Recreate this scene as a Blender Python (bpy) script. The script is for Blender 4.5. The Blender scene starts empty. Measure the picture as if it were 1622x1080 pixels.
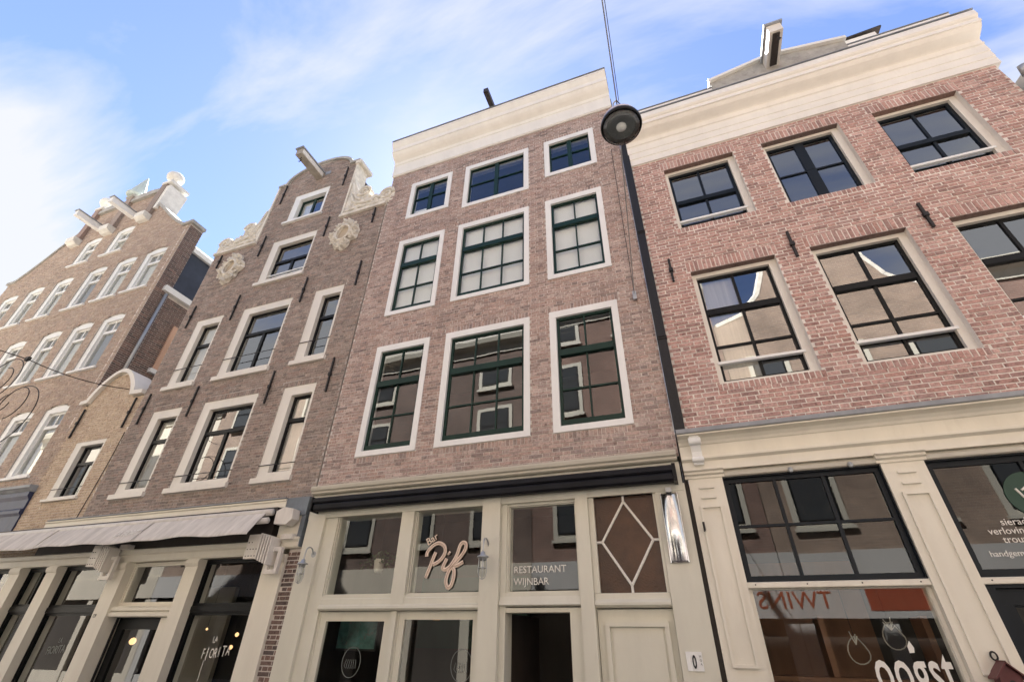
import bpy, math, random
from mathutils import Vector, Matrix
random.seed(7)
sc = bpy.context.scene
C = sc.collection
rad = math.radians
# ------------------------------------------------------------------ camera
FY = 6.3                       # the facade plane; the camera stands at the origin, eye height 1.65
pitch, roll, yaw = rad(33.562), rad(1.064), rad(-20.544)
f_ = Vector((math.sin(yaw)*math.cos(pitch), math.cos(yaw)*math.cos(pitch), math.sin(pitch)))
r0 = Vector((math.cos(yaw), -math.sin(yaw), 0)); u0 = r0.cross(f_)
r_ = math.cos(roll)*r0 + math.sin(roll)*u0; u_ = -math.sin(roll)*r0 + math.cos(roll)*u0
cd = bpy.data.cameras.new('camera'); cam = bpy.data.objects.new('camera', cd); C.objects.link(cam)
cd.sensor_width = 36; cd.lens = 728/1622*36; cd.clip_start = .05; cd.clip_end = 3000
cam.matrix_world = Matrix(((r_.x, u_.x, -f_.x, 0), (r_.y, u_.y, -f_.y, 0), (r_.z, u_.z, -f_.z, 1.65), (0, 0, 0, 1)))
sc.camera = cam
# ------------------------------------------------------------------ sky and sun
SUN = Vector((-.62, 1, 1.5)).normalized()      # behind the houses: their street fronts lie in open shade
w = bpy.data.worlds.new('World'); sc.world = w; w.use_nodes = True
wn = w.node_tree.nodes; wl = w.node_tree.links; wn.clear()
def N(nodes, t, **kw):
    n = nodes.new(t)
    for k, v in kw.items():
        if k in ('inp',):
            for a, b in v.items(): n.inputs[a].default_value = b
        else: setattr(n, k, v)
    return n
sky = N(wn, 'ShaderNodeTexSky', sky_type='NISHITA', sun_disc=False, sun_elevation=math.asin(SUN.z),
        sun_rotation=math.atan2(SUN.x, SUN.y), air_density=1.0, dust_density=.15, ozone_density=2.6)
tcw = N(wn, 'ShaderNodeTexCoord'); sx = N(wn, 'ShaderNodeSeparateXYZ'); wl.new(tcw.outputs['Generated'], sx.inputs[0])
zz = N(wn, 'ShaderNodeMath', operation='MAXIMUM', inp={1: 0.0}); wl.new(sx.outputs['Z'], zz.inputs[0])
za = N(wn, 'ShaderNodeMath', operation='ADD', inp={1: .22}); wl.new(zz.outputs[0], za.inputs[0])
dx = N(wn, 'ShaderNodeMath', operation='DIVIDE'); wl.new(sx.outputs['X'], dx.inputs[0]); wl.new(za.outputs[0], dx.inputs[1])
dy = N(wn, 'ShaderNodeMath', operation='DIVIDE'); wl.new(sx.outputs['Y'], dy.inputs[0]); wl.new(za.outputs[0], dy.inputs[1])
cb = N(wn, 'ShaderNodeCombineXYZ'); wl.new(dx.outputs[0], cb.inputs[0]); wl.new(dy.outputs[0], cb.inputs[1])
mp = N(wn, 'ShaderNodeMapping'); mp.inputs['Location'].default_value = (0.4, 5.2, 0); mp.inputs['Rotation'].default_value = (0, 0, rad(35)); mp.inputs['Scale'].default_value = (1.0, 2.8, 1)
wl.new(cb.outputs[0], mp.inputs[0])
n1 = N(wn, 'ShaderNodeTexNoise', inp={'Scale': 1.25, 'Detail': 9, 'Roughness': .58, 'Distortion': .45}); wl.new(mp.outputs[0], n1.inputs['Vector'])
n2 = N(wn, 'ShaderNodeTexNoise', inp={'Scale': .55, 'Detail': 3, 'Roughness': .5}); wl.new(mp.outputs[0], n2.inputs['Vector'])
ad = N(wn, 'ShaderNodeMath', operation='MULTIPLY_ADD', inp={1: .9}); wl.new(n2.outputs[0], ad.inputs[0]); wl.new(n1.outputs[0], ad.inputs[2])
cr = N(wn, 'ShaderNodeValToRGB'); cr.color_ramp.elements[0].position = .86; cr.color_ramp.elements[1].position = 1.22
eb = N(wn, 'ShaderNodeMapRange', interpolation_type='SMOOTHSTEP', inp={1: .72, 2: .46, 3: 0.0, 4: .30}); wl.new(sx.outputs['Z'], eb.inputs[0])   # the cloud deck closes towards the horizon
ae = N(wn, 'ShaderNodeMath', operation='ADD'); wl.new(ad.outputs[0], ae.inputs[0]); wl.new(eb.outputs[0], ae.inputs[1])
hz = N(wn, 'ShaderNodeMapRange', inp={1: .92, 2: 1.15, 3: 0.0, 4: .95}); hz.clamp = True; wl.new(ae.outputs[0], hz.inputs[0])
mx = N(wn, 'ShaderNodeMix', data_type='RGBA'); wl.new(hz.outputs[0], mx.inputs[0])
tn = N(wn, 'ShaderNodeMix', data_type='RGBA', blend_type='MULTIPLY'); tn.inputs[0].default_value = 1; tn.inputs[7].default_value = (.90, .84, .95, 1); wl.new(sky.outputs[0], tn.inputs[6]); wl.new(tn.outputs[2], mx.inputs[6]); mx.inputs[7].default_value = (2.95, 3.0, 3.1, 1)
bg = N(wn, 'ShaderNodeBackground', inp={'Strength': .05}); wl.new(mx.outputs[2], bg.inputs[0])
wo = N(wn, 'ShaderNodeOutputWorld'); wl.new(bg.outputs[0], wo.inputs[0])
sd = bpy.data.lights.new('sun', 'SUN'); sd.energy = 5.0; sd.angle = rad(.53); sd.color = (1, .975, .94)
so = bpy.data.objects.new('sun', sd); C.objects.link(so); so.location = SUN*60; so.rotation_euler = SUN.to_track_quat('Z', 'Y').to_euler()
vs = sc.view_settings; vs.view_transform = 'Standard'; vs.look = 'None'; vs.gamma = 1; vs.use_curve_mapping = False; vs.exposure = 2.68
cy = sc.cycles; cy.use_denoising = True; cy.max_bounces = 7; cy.diffuse_bounces = 4; cy.glossy_bounces = 4; cy.transparent_max_bounces = 16
cy.caustics_reflective = False; cy.caustics_refractive = False; cy.sample_clamp_indirect = 6

# ------------------------------------------------------------------ materials
MATS = {}
def newmat(name):
    m = bpy.data.materials.new(name); m.use_nodes = True; nt = m.node_tree; nt.nodes.clear()
    out = nt.nodes.new('ShaderNodeOutputMaterial'); return m, nt.nodes, nt.links, out
def pos(n): return n.new('ShaderNodeNewGeometry').outputs['Position']
def paint(name, col, rough=.5, var=.12, scale=3.0, dirt=.0, dirtcol=(.12, .10, .08), bump=.08, metal=0., stretch=(1, 1, .25), bscale=60, spec=.4):
    """Painted or solid surface: blotchy tone, grain and optional streaks of dirt."""
    m, n, l, out = newmat(name); p = pos(n)
    mpg = N(n, 'ShaderNodeMapping'); mpg.inputs['Scale'].default_value = stretch; l.new(p, mpg.inputs[0])
    a = N(n, 'ShaderNodeTexNoise', inp={'Scale': scale, 'Detail': 6, 'Roughness': .62}); l.new(mpg.outputs[0], a.inputs['Vector'])
    mr = N(n, 'ShaderNodeMapRange', inp={1: .3, 2: .7, 3: 1-var, 4: 1+var*.6}); l.new(a.outputs[0], mr.inputs[0])
    c = N(n, 'ShaderNodeMix', data_type='RGBA', blend_type='MULTIPLY'); c.inputs[0].default_value = 1; c.inputs[6].default_value = (*col, 1); l.new(mr.outputs[0], c.inputs[7])
    last = c.outputs[2]
    if dirt:
        b = N(n, 'ShaderNodeTexNoise', inp={'Scale': scale*2.3, 'Detail': 8, 'Roughness': .7}); l.new(mpg.outputs[0], b.inputs['Vector'])
        r2 = N(n, 'ShaderNodeMapRange', inp={1: .55, 2: .78, 3: 0, 4: dirt}); l.new(b.outputs[0], r2.inputs[0])
        d = N(n, 'ShaderNodeMix', data_type='RGBA'); l.new(r2.outputs[0], d.inputs[0]); l.new(last, d.inputs[6]); d.inputs[7].default_value = (*dirtcol, 1); last = d.outputs[2]
    bs = N(n, 'ShaderNodeBsdfPrincipled', inp={'Roughness': rough, 'Metallic': metal, 'Specular IOR Level': spec}); l.new(last, bs.inputs['Base Color'])
    if bump:
        g = N(n, 'ShaderNodeTexNoise', inp={'Scale': bscale, 'Detail': 4}); l.new(p, g.inputs['Vector'])
        bp = N(n, 'ShaderNodeBump', inp={'Strength': bump, 'Distance': .01}); l.new(g.outputs[0], bp.inputs['Height']); l.new(bp.outputs[0], bs.inputs['Normal'])
    l.new(bs.outputs[0], out.inputs[0]); MATS[name] = m; return m
def brickmat(name, cols, stain=(.5, .46, .42), stain_amt=.35, pale=.0):
    """One fired-clay colour per brick (random per brick), fine grain, broad patches of soot and lime."""
    m, n, l, out = newmat(name); geo = n.new('ShaderNodeNewGeometry'); p = geo.outputs['Position']; oi = n.new('ShaderNodeObjectInfo')
    ad = N(n, 'ShaderNodeMath', operation='ADD'); l.new(geo.outputs['Random Per Island'], ad.inputs[0]); l.new(oi.outputs['Random'], ad.inputs[1])
    fr = N(n, 'ShaderNodeMath', operation='FRACT'); l.new(ad.outputs[0], fr.inputs[0])
    ramp = N(n, 'ShaderNodeValToRGB'); el = ramp.color_ramp.elements; k = len(cols)
    while len(el) < k: el.new(.5)
    for i, cc in enumerate(cols): el[i].position = i/(k-1); el[i].color = (*cc, 1)
    l.new(fr.outputs[0], ramp.inputs[0])
    g = N(n, 'ShaderNodeTexNoise', inp={'Scale': 38, 'Detail': 6, 'Roughness': .7}); l.new(p, g.inputs['Vector'])
    gr = N(n, 'ShaderNodeMapRange', inp={1: .25, 2: .75, 3: .55, 4: 1.45}); l.new(g.outputs[0], gr.inputs[0])
    c1 = N(n, 'ShaderNodeMix', data_type='RGBA', blend_type='MULTIPLY'); c1.inputs[0].default_value = 1; l.new(ramp.outputs[0], c1.inputs[6]); l.new(gr.outputs[0], c1.inputs[7])
    b = N(n, 'ShaderNodeTexNoise', inp={'Scale': .9, 'Detail': 7, 'Roughness': .65, 'Distortion': .6}); l.new(p, b.inputs['Vector'])
    br = N(n, 'ShaderNodeMapRange', inp={1: .45, 2: .75, 3: 0, 4: stain_amt}); l.new(b.outputs[0], br.inputs[0])
    c2 = N(n, 'ShaderNodeMix', data_type='RGBA', blend_type='MULTIPLY'); l.new(br.outputs[0], c2.inputs[0]); l.new(c1.outputs[2], c2.inputs[6]); c2.inputs[7].default_value = (*stain, 1)
    last = c2.outputs[2]
    e = N(n, 'ShaderNodeTexNoise', inp={'Scale': 2.3, 'Detail': 8, 'Roughness': .7}); e.noise_dimensions = '4D'; e.inputs['W'].default_value = 3.3; l.new(p, e.inputs['Vector'])
    er = N(n, 'ShaderNodeMapRange', inp={1: .56, 2: .8, 3: 0, 4: .28+pale}); l.new(e.outputs[0], er.inputs[0])
    c3 = N(n, 'ShaderNodeMix', data_type='RGBA'); l.new(er.outputs[0], c3.inputs[0]); l.new(last, c3.inputs[6]); c3.inputs[7].default_value = (.5, .43, .38, 1)
    sp = N(n, 'ShaderNodeTexNoise', inp={'Scale': 21, 'Detail': 2, 'Roughness': .5}); l.new(p, sp.inputs['Vector'])
    sr = N(n, 'ShaderNodeMapRange', inp={1: .60, 2: .70, 3: 0, 4: .62}); l.new(sp.outputs[0], sr.inputs[0])
    c4 = N(n, 'ShaderNodeMix', data_type='RGBA', blend_type='MULTIPLY'); l.new(sr.outputs[0], c4.inputs[0]); l.new(c3.outputs[2], c4.inputs[6]); c4.inputs[7].default_value = (.38, .34, .32, 1)
    bs = N(n, 'ShaderNodeBsdfPrincipled', inp={'Roughness': .85, 'Specular IOR Level': .25}); l.new(c4.outputs[2], bs.inputs['Base Color'])
    bp = N(n, 'ShaderNodeBump', inp={'Strength': .5, 'Distance': .006}); l.new(g.outputs[0], bp.inputs['Height']); l.new(bp.outputs[0], bs.inputs['Normal'])
    l.new(bs.outputs[0], out.inputs[0]); MATS[name] = m; return m
def glassmat(name,  tint=(.96, .975, .965), wav=.05, ior=2.8, rough=.004):
    m, n, l, out = newmat(name); p = pos(n)
    g = N(n, 'ShaderNodeTexNoise', inp={'Scale': 1.7, 'Detail': 1, 'Roughness': .4}); l.new(p, g.inputs['Vector'])
    bp = N(n, 'ShaderNodeBump', inp={'Strength': wav, 'Distance': .02}); l.new(g.outputs[0], bp.inputs['Height'])
    fr = N(n, 'ShaderNodeFresnel', inp={'IOR': ior}); l.new(bp.outputs[0], fr.inputs['Normal'])
    tr = N(n, 'ShaderNodeBsdfTransparent'); tr.inputs[0].default_value = (*tint, 1)
    gl = N(n, 'ShaderNodeBsdfGlossy', inp={'Roughness': rough}); gl.inputs[0].default_value = (1, 1, 1, 1); l.new(bp.outputs[0], gl.inputs['Normal'])
    bf = n.new('ShaderNodeNewGeometry'); fm = N(n, 'ShaderNodeMath', operation='SUBTRACT', use_clamp=True); l.new(fr.outputs[0], fm.inputs[0]); l.new(bf.outputs['Backfacing'], fm.inputs[1])
    mx = n.new('ShaderNodeMixShader'); l.new(fm.outputs[0], mx.inputs[0]); l.new(tr.outputs[0], mx.inputs[1]); l.new(gl.outputs[0], mx.inputs[2])
    l.new(mx.outputs[0], out.inputs[0]); MATS[name] = m; return m
def glow(name, col, s):
    m, n, l, out = newmat(name); e = N(n, 'ShaderNodeEmission', inp={'Strength': s}); e.inputs[0].default_value = (*col, 1); l.new(e.outputs[0], out.inputs[0]); MATS[name] = m
def brickwall_tex(name, c1, c2, mortar):
    m, n, l, out = newmat(name); p = pos(n)
    mpg = N(n, 'ShaderNodeMapping'); mpg.inputs['Rotation'].default_value = (rad(-90), 0, 0); l.new(p, mpg.inputs[0])
    b = N(n, 'ShaderNodeTexBrick', inp={'Scale': 1, 'Mortar Size': .006, 'Brick Width': .21, 'Row Height': .062, 'Bias': -.1}); l.new(mpg.outputs[0], b.inputs['Vector'])
    b.inputs['Color1'].default_value = (*c1, 1); b.inputs['Color2'].default_value = (*c2, 1); b.inputs['Mortar'].default_value = (*mortar, 1)
    a = N(n, 'ShaderNodeTexNoise', inp={'Scale': 1.1, 'Detail': 7, 'Roughness': .65}); l.new(p, a.inputs['Vector'])
    mr = N(n, 'ShaderNodeMapRange', inp={1: .3, 2: .7, 3: .7, 4: 1.2}); l.new(a.outputs[0], mr.inputs[0])
    c = N(n, 'ShaderNodeMix', data_type='RGBA', blend_type='MULTIPLY'); c.inputs[0].default_value = 1; l.new(b.outputs[0], c.inputs[6]); l.new(mr.outputs[0], c.inputs[7])
    bs = N(n, 'ShaderNodeBsdfPrincipled', inp={'Roughness': .9}); l.new(c.outputs[2], bs.inputs['Base Color']); l.new(bs.outputs[0], out.inputs[0]); MATS[name] = m

brickmat('brick_rose', [(.40, .295, .255), (.49, .37, .325), (.33, .255, .23), (.54, .43, .385), (.26, .21, .195), (.45, .325, .28), (.38, .30, .27)])
brickmat('brick_red', [(.44, .27, .235), (.52, .335, .295), (.37, .225, .20), (.57, .385, .34), (.46, .275, .235), (.31, .20, .18), (.49, .335, .30)], stain_amt=.2)
brickmat('brick_brown', [(.29, .235, .205), (.36, .295, .255), (.22, .185, .165), (.41, .33, .28), (.32, .235, .20), (.26, .225, .205)], stain_amt=.4)
brickmat('brick_tan', [(.40, .31, .245), (.46, .36, .285), (.34, .265, .215), (.50, .40, .32), (.42, .31, .25), (.37, .30, .26)], stain_amt=.25)
brickmat('brick_yellow', [(.52, .41, .30), (.58, .47, .345), (.47, .36, .265), (.55, .44, .33)], stain_amt=.3, pale=.15)
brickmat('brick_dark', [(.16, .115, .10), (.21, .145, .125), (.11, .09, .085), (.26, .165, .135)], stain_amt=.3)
paint('mortar_pale', (.74, .69, .63), .9, .2, 5, bump=.3)
paint('mortar_grey', (.46, .42, .38), .9, .25, 4, bump=.3)
paint('mortar_rose', (.60, .55, .50), .9, .2, 5, bump=.3)
paint('white_paint', (.81, .82, .80), .45, .06, 2.5, dirt=.10, dirtcol=(.42, .38, .32))
paint('cream_paint', (.77, .735, .63), .45, .08, 2.5, dirt=.16, dirtcol=(.36, .30, .22))
paint('cornice_paint', (.82, .80, .74), .45, .07, 2.5, dirt=.14, dirtcol=(.40, .34, .26), stretch=(1, 1, .3))
paint('frame_cream', (.75, .72, .65), .45, .08, 2.5, dirt=.15, dirtcol=(.38, .33, .26))
paint('putty_paint', (.52, .495, .42), .42, .07, 2.2, dirt=.14, dirtcol=(.28, .25, .20))
paint('putty_wall', (.68, .665, .565), .42, .07, 2.2, dirt=.14, dirtcol=(.35, .31, .25))
paint('green_paint', (.009, .032, .024), .35, .2, 4, bump=.04, spec=.25)
paint('black_paint', (.007, .008, .009), .4, .2, 4, bump=.04, spec=.2)
paint('blue_black_paint', (.008, .012, .017), .4, .2, 4, bump=.04, spec=.2)
paint('navy_paint', (.025, .035, .085), .4, .3, 3, dirt=.4, dirtcol=(.16, .14, .16))
paint('iron', (.022, .020, .019), .6, .4, 12, bump=.2)
paint('tar', (.011, .011, .012), .55, .4, 3, bump=.25, bscale=25)
paint('lead', (.30, .32, .34), .55, .25, 3, dirt=.3, dirtcol=(.14, .14, .14), stretch=(1, 1, 1))
paint('lead_blue', (.16, .19, .22), .5, .3, 3, dirt=.3, dirtcol=(.07, .08, .09), stretch=(1, 1, 1))
paint('slate', (.035, .042, .058), .5, .35, 2.0, bump=.3, stretch=(1, 1, 1), bscale=12)
paint('stone', (.72, .68, .60), .85, .25, 6, dirt=.4, dirtcol=(.26, .23, .19), bump=.6, stretch=(1, 1, 1), bscale=30)
paint('stone_field', (.58, .49, .37), .85, .2, 5, bump=.3)
paint('stone_grey', (.40, .39, .36), .85, .3, 5, dirt=.45, dirtcol=(.14, .13, .12), bump=.5, stretch=(1, 1, 1), bscale=30)
paint('stone_white', (.72, .71, .66), .75, .2, 4, dirt=.25, dirtcol=(.33, .31, .28), bump=.3, stretch=(1, 1, 1))
paint('verdigris', (.48, .56, .54), .7, .2, 5, dirt=.2, dirtcol=(.3, .3, .28))
paint('awning_cloth', (.66, .625, .57), .85, .22, 3.0, dirt=.6, dirtcol=(.40, .34, .30), bump=.12, stretch=(2.5, .6, .6), bscale=20)
paint('awning_black', (.009, .010, .014), .5, .5, 3, bump=.1, spec=.2)
paint('metal_white', (.70, .67, .62), .4, .12, 6, dirt=.35, dirtcol=(.25, .18, .13))
paint('steel', (.62, .62, .62), .16, .12, 20, metal=1., stretch=(1, 1, .05), bump=.03)
paint('lamp_shell', (.58, .50, .48), .22, .15, 6, metal=.3, stretch=(1, 1, 1))
paint('lamp_reflector', (.82, .80, .78), .35, .5, 22, metal=.0, stretch=(1, 1, 1))
paint('zinc', (.42, .44, .45), .4, .2, 8, metal=.6)
paint('dark_wood', (.04, .032, .027), .6, .3, 6)
paint('grey_wood', (.36, .33, .28), .7, .3, 5, dirt=.4, dirtcol=(.12, .11, .1))
paint('ox_red', (.13, .035, .035), .5, .3, 6)
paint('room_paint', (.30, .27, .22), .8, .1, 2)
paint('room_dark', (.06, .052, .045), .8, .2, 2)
paint('room_warm', (.22, .11, .06), .7, .25, 2)
paint('blind_cloth', (.86, .86, .84), .8, .05, 2, bump=.05)
paint('curtain_cloth', (.62, .58, .50), .9, .15, 5, stretch=(6, 6, .2))
paint('lettering', (.82, .80, .74), .5, .05, 8, bump=0)
paint('neon_tube', (.80, .66, .55), .4, .08, 8, bump=0)
paint('neon_core', (.45, .31, .24), .4, .08, 8, bump=0)
paint('lettering_etched', (.22, .24, .22), .6, .05, 8, bump=0)
paint('lettering_black', (.02, .02, .02), .5, .05, 8, bump=0)
paint('poster', (.10, .22, .19), .4, .7, 5, dirt=.7, dirtcol=(.28, .04, .06), stretch=(1, 1, 1))
paint('leaf', (.045, .085, .030), .5, .4, 10)
paint('terrazzo', (.60, .58, .50), .6, .1, 5)
paint('shop_green', (.02, .06, .04), .5, .2, 3)
paint('plaster_cream', (.58, .53, .44), .8, .1, 1.5, dirt=.2, dirtcol=(.4, .34, .26))
paint('plaster_white', (.50, .49, .47), .8, .1, 1.5, dirt=.2, dirtcol=(.4, .37, .33))
paint('paving', (.22, .19, .17), .85, .35, 4, bump=.5, stretch=(1, 1, 1), bscale=12)
paint('sign_red', (.35, .07, .03), .5, .2, 6)
paint('sign_orange', (.60, .26, .08), .5, .2, 6)
paint('salmon_render', (.62, .40, .28), .8, .2, 3)
paint('roof_tile', (.42, .14, .07), .8, .3, 5, stretch=(1, 1, 1))
brickwall_tex('wall_brown', (.16, .105, .085), (.11, .08, .068), (.20, .17, .15))
brickwall_tex('wall_red', (.23, .135, .105), (.17, .10, .08), (.28, .23, .20))
brickwall_tex('wall_ochre', (.30, .215, .16), (.22, .16, .125), (.36, .30, .25))
glassmat('glass', wav=.03); glassmat('glass_clear', wav=.03, ior=1.6); glassmat('glass_old', wav=.06, ior=2.0); glassmat('glass_shop', wav=.012, ior=1.62); glassmat('lamp_glass', tint=(.82, .84, .84), wav=.0, ior=1.45)
paint('glass_amber', (.075, .034, .014), .22, .5, 2.2, bump=.5, bscale=45, stretch=(1, 1, 1))
glow('warm_lamp', (1, .55, .25), .30)

# ------------------------------------------------------------------ mesh helpers
WP = {}
def wpos(o): return WP.get(o.name, Vector((0, 0, 0))) if o else Vector((0, 0, 0))
class MB:
    """Collects geometry in metres: x along the street, p outwards from the facade plane, z up."""
    def __init__(s): s.v = []; s.f = []
    def hexa(s, pts):
        b = len(s.v); s.v += pts
        s.f += [tuple(b+i for i in q) for q in ((0, 3, 2, 1), (4, 5, 6, 7), (0, 1, 5, 4), (1, 2, 6, 5), (2, 3, 7, 6), (3, 0, 4, 7))]; return s
    def box(s, x0, x1, p0, p1, z0, z1):
        y0, y1 = FY-p1, FY-p0
        return s.hexa([(x0, y0, z0), (x1, y0, z0), (x1, y1, z0), (x0, y1, z0), (x0, y0, z1), (x1, y0, z1), (x1, y1, z1), (x0, y1, z1)])
    def frame(s, x0, x1, z0, z1, l, r, t, b, p0, p1):
        s.box(x0, x1, p0, p1, z1-t, z1)
        if b: s.box(x0, x1, p0, p1, z0, z0+b)
        s.box(x0, x0+l, p0, p1-.0015, z0+b, z1-t); s.box(x1-r, x1, p0, p1-.0015, z0+b, z1-t); return s
    def prof(s, pts, x0, x1):
        """Extrude a closed (p, z) section along the street."""
        b = len(s.v); k = len(pts)
        for X in (x0, x1): s.v += [(X, FY-p, z) for p, z in pts]
        s.f += [(b+i, b+(i+1) % k, b+k+(i+1) % k, b+k+i) for i in range(k)]
        s.f += [tuple(b+i for i in reversed(range(k))), tuple(b+k+i for i in range(k))]; return s
    def poly(s, pts, p0, p1):
        """Extrude an (x, z) outline between two depths."""
        b = len(s.v); k = len(pts)
        for P in (p1, p0): s.v += [(x, FY-P, z) for x, z in pts]
        s.f += [(b+i, b+k+i, b+k+(i+1) % k, b+(i+1) % k) for i in range(k)]
        s.f += [tuple(b+i for i in range(k)), tuple(b+k+i for i in reversed(range(k)))]; return s
    def tube(s, path, r, n=6, flat=1.0):
        P = [Vector(q) for q in path]; b = len(s.v); k = len(P)
        for i, q in enumerate(P):
            t = (P[min(i+1, k-1)]-P[max(i-1, 0)]).normalized()
            a = t.cross(Vector((0, 1, 0)))
            if a.length < .05: a = t.cross(Vector((1, 0, 0)))
            a.normalize(); c = t.cross(a).normalized()
            rr = r[i] if isinstance(r, (list, tuple)) else r
            for j in range(n):
                g = 2*math.pi*j/n; s.v.append(tuple(q + a*(rr*math.cos(g)) + c*(rr*flat*math.sin(g))))
        for i in range(k-1):
            for j in range(n):
                s.f.append((b+i*n+j, b+i*n+(j+1) % n, b+(i+1)*n+(j+1) % n, b+(i+1)*n+j))
        s.f += [tuple(b+j for j in reversed(range(n))), tuple(b+(k-1)*n+j for j in range(n))]; return s
    def lathe(s, prof, c, n=20, axis='z'):
        b = len(s.v); k = len(prof)
        for r, h in prof:
            for j in range(n):
                g = 2*math.pi*j/n; u, v = r*math.cos(g), r*math.sin(g)
                s.v.append((c[0]+u, c[1]+v, c[2]+h) if axis == 'z' else ((c[0]+u, c[1]+h, c[2]+v) if axis == 'y' else (c[0]+h, c[1]+u, c[2]+v)))
        for i in range(k-1):
            for j in range(n): s.f.append((b+i*n+j, b+i*n+(j+1) % n, b+(i+1)*n+(j+1) % n, b+(i+1)*n+j))
        s.f += [tuple(b+j for j in reversed(range(n))), tuple(b+(k-1)*n+j for j in range(n))]; return s
    def build(s, name, mat, parent=None, smooth=False, fix=True):
        xs, ys, zs = zip(*s.v); c = Vector(((min(xs)+max(xs))/2, (min(ys)+max(ys))/2, min(zs)))
        me = bpy.data.meshes.new(name); me.from_pydata([(x-c.x, y-c.y, z-c.z) for x, y, z in s.v], [], s.f)
        me.materials.append(MATS[mat]); me.update()
        if fix:
            import bmesh
            bm = bmesh.new(); bm.from_mesh(me); bmesh.ops.recalc_face_normals(bm, faces=bm.faces); bm.to_mesh(me); bm.free()
        if smooth:
            me.polygons.foreach_set('use_smooth', [True]*len(me.polygons))
        o = bpy.data.objects.new(name, me); C.objects.link(o); o.parent = parent; o.location = c - wpos(parent); WP[o.name] = c
        return o
def tag(o, label, cat, group=None, kind=None):
    if label: o['label'] = label
    if cat: o['category'] = cat
    if group: o['group'] = group
    if kind: o['kind'] = kind
    return o
def thing(name, label, cat, loc, group=None):
    o = bpy.data.objects.new(name, None); C.objects.link(o); o.location = loc; o.empty_display_size = .2; WP[o.name] = Vector(loc)
    return tag(o, label, cat, group)
def B(x0, x1, p0, p1, z0, z1, name, mat, parent): return MB().box(x0, x1, p0, p1, z0, z1).build(name, mat, parent, fix=False)
def smooth_path(pts, k=4):
    out = []; P = [Vector(p) for p in pts]; n = len(P)
    for i in range(n-1):
        a, b, c, d = P[max(i-1, 0)], P[i], P[i+1], P[min(i+2, n-1)]
        for j in range(k):
            t = j/k; out.append(.5*((2*b)+(c-a)*t+(2*a-5*b+4*c-d)*t*t+(3*b-a-3*c+d)*t*t*t))
    out.append(P[-1]); return out
def text(body, x, z, p, size, parent, mat, sxx=1.0, rot=0., shear=0., name='lettering', align='LEFT', thick=.004, spacing=1.0, flip=False, bold=0.):
    cu = bpy.data.curves.new(name, 'FONT'); cu.body = body; cu.size = size; cu.extrude = thick/2; cu.shear = shear; cu.align_x = align; cu.space_character = spacing
    cu.resolution_u = 3; cu.offset = bold
    t = bpy.data.objects.new('tmp_text', cu); C.objects.link(t); dg = bpy.context.evaluated_depsgraph_get()
    me = bpy.data.meshes.new_from_object(t.evaluated_get(dg)); bpy.data.objects.remove(t); bpy.data.curves.remove(cu)
    me.name = name; me.materials.clear(); me.materials.append(MATS[mat])
    ca, sa = math.cos(rot), math.sin(rot); sgn = -1 if flip else 1
    for v in me.vertices:
        X, Y, Z = v.co; X *= sxx; X, Y = X*ca-Y*sa, X*sa+Y*ca
        v.co = (X*sgn, -Z*sgn, Y)
    o = bpy.data.objects.new(name, me); C.objects.link(o); o.parent = parent; W_ = Vector((x, FY-p, z)); o.location = W_-wpos(parent); WP[o.name] = W_
    return o

# ------------------------------------------------------------------ brickwork
def subtract(iv, a, b):
    out = []
    for x0, x1 in iv:
        if b <= x0 or a >= x1: out.append((x0, x1)); continue
        if a > x0: out.append((x0, a))
        if b < x1: out.append((b, x1))
    return out
BRK = {}
def brick_mesh(key, Lh, H, mat):
    """A few shared shapes of single brick, each a little different."""
    k = (key, round(Lh, 3), round(H, 3), mat)
    if k not in BRK:
        j = lambda a=.0018: random.uniform(-a, a)
        pts = []
        for z in (-H/2, H/2):
            pts += [(-Lh/2+j(), 0+j(.0012), z+j()), (Lh/2+j(), 0+j(.0012), z+j()), (Lh/2, .03, z), (-Lh/2, .03, z)]
        me = bpy.data.meshes.new('brick'); me.from_pydata(pts, [], [(0, 1, 5, 4), (0, 3, 2, 1), (4, 5, 6, 7), (1, 2, 6, 5), (3, 0, 4, 7), (2, 3, 7, 6)])
        me.materials.append(MATS[mat]); BRK[k] = me
    return BRK[k]
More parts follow.
